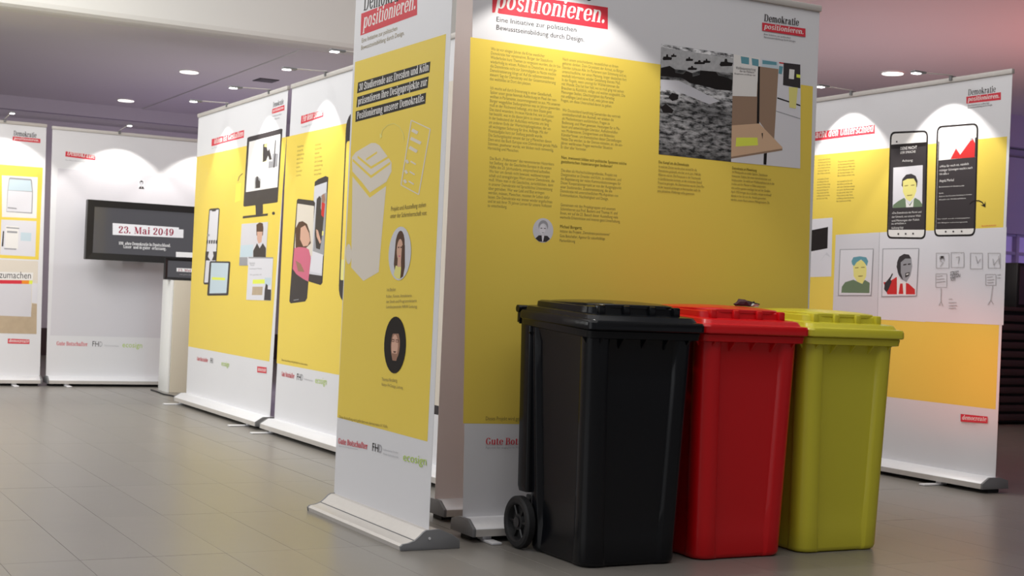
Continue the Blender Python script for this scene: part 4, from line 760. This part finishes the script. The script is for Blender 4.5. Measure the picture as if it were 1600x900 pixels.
b.put('tag_box', [('red', [(1502, 646.7), (1544, 651), (1544, 661.3), (1502, 658.7)])]); b.write('tag_lettering', SERIF, [('democreate', (1504, 655.5), (1542, 658.3), .024)], 'white', shear=.16)
b.write('footnote_lettering', SANS, [('Projektgruppe Sommer', (1503, 661.8), (1526, 663), .006)], 'textgrey')

# ================================================================== CLIP-ON SPOTLIGHTS
def lamp_at(b, head_px, att_px, label):
    cone = 90 if b is RT else 80
    s = b.m(*att_px)[0]
    if b.plane == 'x':
        p = at(head_px[0], head_px[1], 1, b.u0-s); hx, hy, hz = 0, p.x-b.val, p.z-b.ztop
    else: hx, hy, hz = 0, -.38, .03
    b.lamp((hx, max(-.5, min(-.25, hy)), max(.0, min(.09, hz))), s, label, cone)
lamp_at(ML, (310.6, 159.6), (356.6, 166), 'small arm spotlight above the title of the computer banner')
lamp_at(ML, (369.5, 139.5), (422.5, 146), 'small arm spotlight above the printed desktop computer')
lamp_at(MR, (455.5, 109.4), (511, 118), 'small arm spotlight above the title of the two-phone banner')
lamp_at(MR, (533, 82), (590, 92), 'small arm spotlight beside the top corner of the narrow banner')
lamp_at(RT, (1288, 136.7), (1332, 148), 'small arm spotlight over the article of the tall-phones banner')
lamp_at(RT, (1433, 115.6), (1488, 123), 'small arm spotlight over the right printed tall phone')
WIDE.lamp((0, -.40, .04), WIDE.m(868, 40)[0], 'arm spotlight over the text columns of the wide banner', 100)
for b_, px, lb in ((FL, 6, 'small arm spotlight on the far envelope banner'), (FR, 186, 'small arm spotlight on the banner behind the screen'), (FR, 318, 'small arm spotlight at the right end of the banner behind the screen')):
    b_.lamp((0, -.36, .03), b_.m(px, 215)[0], lb)
FR.lamp

# ================================================================== SCREENS AND PEDESTAL
def monitor(name, label, y, q, depth, bez, lines, strip, chin=None):
    """q: left/right x and bottom/top z in the plane y"""
    x0, x1, z0, z1 = q; r = empty(name, ((x0+x1)/2, y, z0)); tag(r, label, 'screen'); hw = (x1-x0)/2; h = z1-z0
    mb = MB(); f = []
    o = [(-hw, 0), (hw, 0), (hw, h), (-hw, h)]; i = [(-hw+bez, bez), (hw-bez, bez), (hw-bez, h-bez), (-hw+bez, h-bez)]
    rings = [[(x, depth, z) for x, z in o], [(x, 0, z) for x, z in o], [(x*.996, -.004, z) for x, z in o], [(x, 0, z) for x, z in i], [(x, .008, z) for x, z in i]]
    mb.loft(rings, cap1=False).build('housing', M['blackpl'], r, bevel=0)
    MB().box(-hw+bez, hw-bez, .004, .0078, bez, h-bez).build('display', M['screen'], r)
    return r, hw, h
p0 = at(137.5, 311, 1, 12.36); p1 = at(319, 324.5, 1, 12.36); p2 = at(137, 405, 1, 12.36)
tv, hw, h = monitor('flat_screen', 'large black screen showing 23. Mai 2049, hung before the far grey banner', 12.36, (p0.x, p1.x, p2.z, (p0.z+p1.z)/2), .07, .058, None, None)
MB().box(-.15, .15, .07, .236, h*.4, h*.6).build('wall_bracket', M['cap'], tv)
class Flat(Banner):
    def __init__(b, root, y, cx, z0): b.root = root; b.plane = 'y'; b.val = y; b.u0 = cx; b.ax = 1; b.k = 0; b.z0 = z0
    def m(b, px, py): p = at(px, py, 1, b.val); return (p.x-b.u0, p.z-b.z0)
fl = Flat(tv, 12.362, tv.location.x, tv.location.z)
def shift(o, dy): o.location.y = dy
o = fl.put('date_strip', [('screenw', [(176, 348.5), (279.5, 355.5), (279, 358.2), (286.8, 358.8), (286.5, 372), (278, 371.2), (277.8, 371.5), (176, 366.8)])] if False else [(M['screenw'], [(176, 348.5), (279.5, 355.5), (279, 371.5), (176, 366.8)]), (M['screenw'], [(277, 358.2), (286.8, 358.8), (286.5, 372), (277, 371.2)])]); o.location.y = .003
o = fl.write('date_lettering', SERIF, [('23. Mai 2049', (184.5, 364), (272, 368.4), .060)], 'maroon'); o.location.y = .003
o = fl.write('screen_lettering', SERIF, [('100 Jahre Demokratie in Deutschland.', (185.3, 382), (266.7, 386), .026), ('Unser Land in guter Verfassung.', (192.5, 387.6), (260, 391), .026)], M['screent']); o.location.y = .003
o = fl.put('caption_box', [(M['screent'], [(275, 393.5), (307, 395.0), (307, 402.7), (275, 401.5)])]); o.location.y = .003
p0 = at(259, 403, 1, 11.95); p1 = at(325, 406, 1, 11.95); p2 = at(259, 440, 1, 11.95)
pz = .948
tb, hw, h = monitor('small_monitor', 'small black monitor repeating the date, standing on the cream pedestal', 11.95, (p0.x, p1.x, pz+.004, p0.z), .05, .02, None, None)
MB().box(-.10, .10, -.02+.03, .11, -.004, .008).build('stand_foot', M['blackpl'], tb)
fl = Flat(tb, 11.952, tb.location.x, tb.location.z)
o = fl.put('date_strip', [(M['screent'], [(276, 418.7), (316, 420.4), (316, 426), (276, 424.2)])]); o.location.y = .003
o = fl.write('date_lettering', SERIF, [('23. Mai 2049', (278, 423.6), (314, 425), .020)], 'maroon'); o.location.y = .003
o = fl.write('screen_lettering', SANS, [('100 Jahre Demokratie', (280, 429.6), (312, 431), .010)], M['textgrey']); o.location.y = .003
r = empty('display_pedestal', (3.41, 12.03, 0)); tag(r, 'cream display pedestal under the small monitor', 'pedestal')
MB().box(-.155, .19, -.13, .17, .0, pz).build('body', M['lacq'], r, bevel=.004)
MB().box(-.175, -.156, -.12, .17, .0, pz).build('side_panel', M['lacqw'], r, bevel=.003, label='white side panel')

# cable on the floor
cp = [at(x, y, 2, .006) for x, y in ((236, 609), (246, 612), (256, 616), (268, 618), (282, 622), (296, 628))]
cb = MB()
for i in range(len(cp)-1): cb.tube((cp[i].x, cp[i].y, .006), (cp[i+1].x, cp[i+1].y, .006), .006, 6)
tag(cb.build('power_cable', M['rubber'], smooth=True), 'thin black power cable on the floor by the cream pedestal', 'cable')

# ================================================================== BAR COUNTER BEHIND RIGHT
r = empty('slatted_counter', (10.7, 8.9, 0)); tag(r, 'dark slatted counter behind the right end of the tall-phones banner', 'counter')
MB().box(-1.6, 2.2, .03, .60, .02, 1.0).build('body', mat('counter_core', (.008, .005, .006), .6, raw=True), r)
MB().box(-1.65, 2.25, -.02, .65, 1.0, 1.035).build('worktop', M['slat'], r, bevel=.004)
sl = None
for i in range(12):
    if sl is None: o = MB().box(-1.6, 2.2, -.012, .03, .0, .055).build('slat', M['slat'], r, bevel=.004); sl = o.data
    else: o = link('slat', sl, r)
    o.location.z = .04+i*.079
r = empty('counter_box', (10.22, 9.15, 1.035)); tag(r, 'dark upright box standing on the slatted counter', 'box')
MB().box(-.17, .17, -.12, .12, 0, .40).build('case', M['blackpl'], r, bevel=.01)
MB().box(-.14, .14, -.124, -.12, .03, .37).build('front_panel', M['slat'], r)

# ================================================================== WHEELIE BINS
def rrect(w, d, r, z, inset=0, cx=0, cy=0, col=.035):
    """cross-section of a bin: rounded corners, corner columns and recessed panels between them"""
    hw, hd = w/2, d/2; P = []
    cs = [(hw-r, hd-r, 0), (-hw+r, hd-r, 90), (-hw+r, -hd+r, 180), (hw-r, -hd+r, 270)]
    nxt = {0: (0, 1), 1: (1, 0)}
    for k, (x, y, a0) in enumerate(cs):
        for i in range(7): t = math.radians(a0+15*i); P.append((cx+x+r*math.cos(t), cy+y+r*math.sin(t), z))
        # side between this corner and the next
        x2, y2, _ = cs[(k+1) % 4]; a = math.radians(a0+90); nx, ny = math.cos(a), math.sin(a)
        s = Vector((x+r*nx, y+r*ny)); e = Vector((x2+r*nx, y2+r*ny)); L = (e-s).length; u = (e-s)/L
        cc = min(col, L*.2)
        for t, q in ((cc, 0), (cc+.003, .1), (cc+.011, .95), (cc+.016, 1), (L*.5, .75), (L-cc-.016, 1), (L-cc-.011, .95), (L-cc-.003, .1), (L-cc, 0)):
            p = s+u*t-Vector((nx, ny))*inset*q; P.append((cx+p.x, cy+p.y, z))
    return P
def plain(w, d, r, z, cx=0, cy=0, n=6):
    hw, hd = w/2, d/2; P = []
    for x, y, a0 in ((hw-r, hd-r, 0), (-hw+r, hd-r, 90), (-hw+r, -hd+r, 180), (hw-r, -hd+r, 270)):
        for i in range(n+1): t = math.radians(a0+90*i/n); P.append((cx+x+r*math.cos(t), cy+y+r*math.sin(t), z))
    return P
def make_bin(m, label, loc, rz=0):
    """origin on the floor under the middle of the rim, front towards -Y"""
    r = empty('wheelie_bin', loc, rz); tag(r, label, 'waste bin', 'coloured wheelie bins in a row before the banner')
    # body: front leans outwards towards the rim; the lower back is cut in for the wheels
    mb = MB(); rings = []
    zs = [(.002, -.010), (.008, -.003), (.020, 0), (.10, 0), (.20, 0), (.32, 0), (.50, 0), (.66, 0), (.78, 0), (.815, 0)]
    for z, dd in zs:
        t = z/.83; w = .398+.048*t+dd*2; y0 = -.212-.020*t-dd; y1 = .195+.045*t+dd
        ring = rrect(w, y1-y0, .048-.006*t, z, inset=.019 if .03 < z < .79 else .006, cy=(y0+y1)/2, col=.028)
        if z > .8: ring = [(x, y, z+.06*(y+.25)) for x, y, z in ring]
        rings.append(ring)
    mb.loft(rings)
    mb.build('body', m, r, smooth=True, auto=50)
    # back columns standing over the wheels
    for s in (-1, 1):
        MB().loft([plain(.045, .07, .012, .215, s*.203, .205, 3), plain(.05, .075, .012, .235, s*.205, .205, 3), plain(.048, .075, .012, .858, s*.210, .225, 3)]).build('corner_column', m, r, smooth=True, auto=50)
    # rim, rising a little towards the hinge
    tl = lambda P, k=.06: [(x, y, z+k*(y+.25)) for x, y, z in P]
    MB().loft([tl(plain(.450, .480, .035, .806, 0, .006)), tl(plain(.474, .506, .03, .810, 0, .003)), tl(plain(.480, .512, .028, .834, 0, .003)), tl(plain(.474, .506, .028, .837, 0, .003))]).build('rim', m, r, smooth=True, auto=35)
    for x in (-.185, -.095, .0, .095, .185):                    # gussets under the rim
        y0 = -.236; MB().loft([[(x-.0035, y0-.012, .810), (x-.0035, y0+.03, .810), (x-.0035, y0+.03, .765)], [(x+.0035, y0-.012, .810), (x+.0035, y0+.03, .810), (x+.0035, y0+.03, .765)]]).build('gusset', m, r)
    for s in (-1, 1):
        for y in (-.19, .19):
            MB().loft([[(s*.236, y-.0035, .812), (s*.205, y-.0035, .812), (s*.205, y-.0035, .765)], [(s*.236, y+.0035, .812), (s*.205, y+.0035, .812), (s*.205, y+.0035, .765)]]).build('gusset', m, r)
    # lid: skirt, step, wall with grip pockets, wide shallow cover
    L = [(.484, .520, .026, .838, -.002), (.492, .528, .026, .842, -.002), (.492, .528, .026, .864, -.002), (.484, .520, .026, .872, -.002), (.462, .495, .03, .874, .006), (.452, .482, .035, .888, .010), (.440, .470, .035, .890, .012), (.395, .42, .04, .892, .024), (.390, .415, .04, .915, .026), (.37, .40, .04, .920, .026), (.02, .02, .004, .922, .03)]
    lid = MB().loft([tl(plain(w, d, q, z, 0, cy), .045 if z < .9 else .03) for w, d, q, z, cy in L]).build('lid', m, r, smooth=True, auto=28)
    top = MB(); R = []
    for q, z in ((1, .924), (1.0, .931), (.985, .934), (.8, .938), (.5, .941), (.2, .943), (.02, .9435)):
        w, d = .375*q, .43*q; R.append([(x, y+.03, z-.16*max(0, abs(y)-.06)**2-.10*max(0, abs(x)-.05)**2) for x, y, _ in plain(w, d, .085*q, 0, 0, 0, 8)])
    R.insert(0, [(x, y, z-.003) for x, y, z in R[0]]); R.insert(0, [(x*.9, y*.9, z) for x, y, z in R[0]])
    top.loft(R).build('lid_cover', m, lid, smooth=True, auto=35)
    for x in (-.16, -.055, .055, .16):
        MB().box(x-.014, x+.014, -.198, -.12, .888, .926).build('lid_support', m, lid, bevel=.006, seg=2)
    # hinge bar and handle at the back
    hg = MB()
    hg.tube((-.243, .272, .897), (.243, .272, .897), .014, 14)
    for x in (-.215, -.08, .08, .215): hg.box(x-.014, x+.014, .235, .272, .880, .905)
    hg.build('handle', m, r, smooth=True, auto=40)
    MB().box(-.236, -.218, .262, .285, .845, .885).box(.218, .236, .262, .285, .845, .885).box(-.236, .236, .262, .272, .840, .858).build('handle_bracket', m, r, bevel=.003)
    # axle and wheels
    MB().tube((-.215, .215, .098), (.215, .215, .098), .011, 12).build('axle', M['cap'], r, smooth=True)
    MB().box(-.19, -.165, .15, .24, .07, .20).box(.165, .19, .15, .24, .07, .20).build('axle_bracket', m, r, bevel=.005)
    for s in (-1, 1):
        prof = [(.0, .030), (.022, .032), (.030, .030), (.034, .018), (.062, .016), (.068, .036), (.074, .041), (.090, .041), (.0975, .034), (.0975, .010), (.09, .003), (.07, .0), (.0, .0)]
        wv = []; n = 32
        for rr_, x in prof: wv.append([(s*(.2035+x), .215+rr_*math.cos(2*PI*i/n), .0985+rr_*math.sin(2*PI*i/n)) for i in range(n)])
        wh = MB().loft(wv, cap0=False, cap1=False).build('wheel', M['rubber'], r, smooth=True, auto=30)
        hub = MB()
        hub.tube((s*.226, .215, .0985), (s*.241, .215, .0985), .020, 16)
        for i in range(6):
            a = i*PI/3; hub.tube((s*.228, .215, .0985), (s*.228, .215+.066*math.cos(a), .0985+.066*math.sin(a)), .006, 6)
        hub.build('hub', M['blackpl'], wh, smooth=True, auto=40)
    return r
make_bin(M['binblack'], 'black wheelie bin, nearest the narrow banner', (2.846, 4.452, 0))
make_bin(M['binred'], 'red wheelie bin standing between the black and the yellow one', (3.345, 4.470, 0))
make_bin(M['binyel'], 'yellow wheelie bin at the right end of the row', (3.843, 4.482, 0))

# things left on the red lid
def crumple(name, m, loc, sx, sy, sz, n, seed, label, cat, rz=0):
    rnd = random.Random(seed); bm = bmesh.new(); bmesh.ops.create_icosphere(bm, subdivisions=2, radius=1)
    for v in bm.verts:
        k = 1+rnd.uniform(-.28, .25); v.co = Vector((v.co.x*sx*k, v.co.y*sy*k, max(-.0, v.co.z*sz*k+sz*.35)))
    me = bpy.data.meshes.new(name); bm.to_mesh(me); bm.free(); me.materials.append(m)
    o = link(name, me); o.location = loc; o.rotation_euler = (0, 0, rz); tag(o, label, cat); return o
q = at(1170, 474, 1, 4.42)
crumple('crumpled_cloth', M['pouch'], (q.x-.005, 4.44, .9425), .042, .03, .020, 2, 3, 'small crumpled dark maroon cloth on the lid of the red bin', 'cloth')
q = at(1185, 478, 1, 4.40)
crumple('crumpled_wrapper', M['wrapper'], (q.x, 4.43, .9415), .028, .018, .012, 2, 9, 'small crumpled clear wrapper beside the maroon cloth on the red lid', 'wrapper')
q2 = MB().tube((q.x-.03, 4.43, .962), (q.x+.02, 4.42, .952), .003, 6).tube((q.x-.02, 4.43, .950), (q.x-.005, 4.42, .962), .003, 6).build('black_cord', M['rubber'])
tag(q2, 'tiny black cord ends sticking out between the cloth and the wrapper', 'cord')
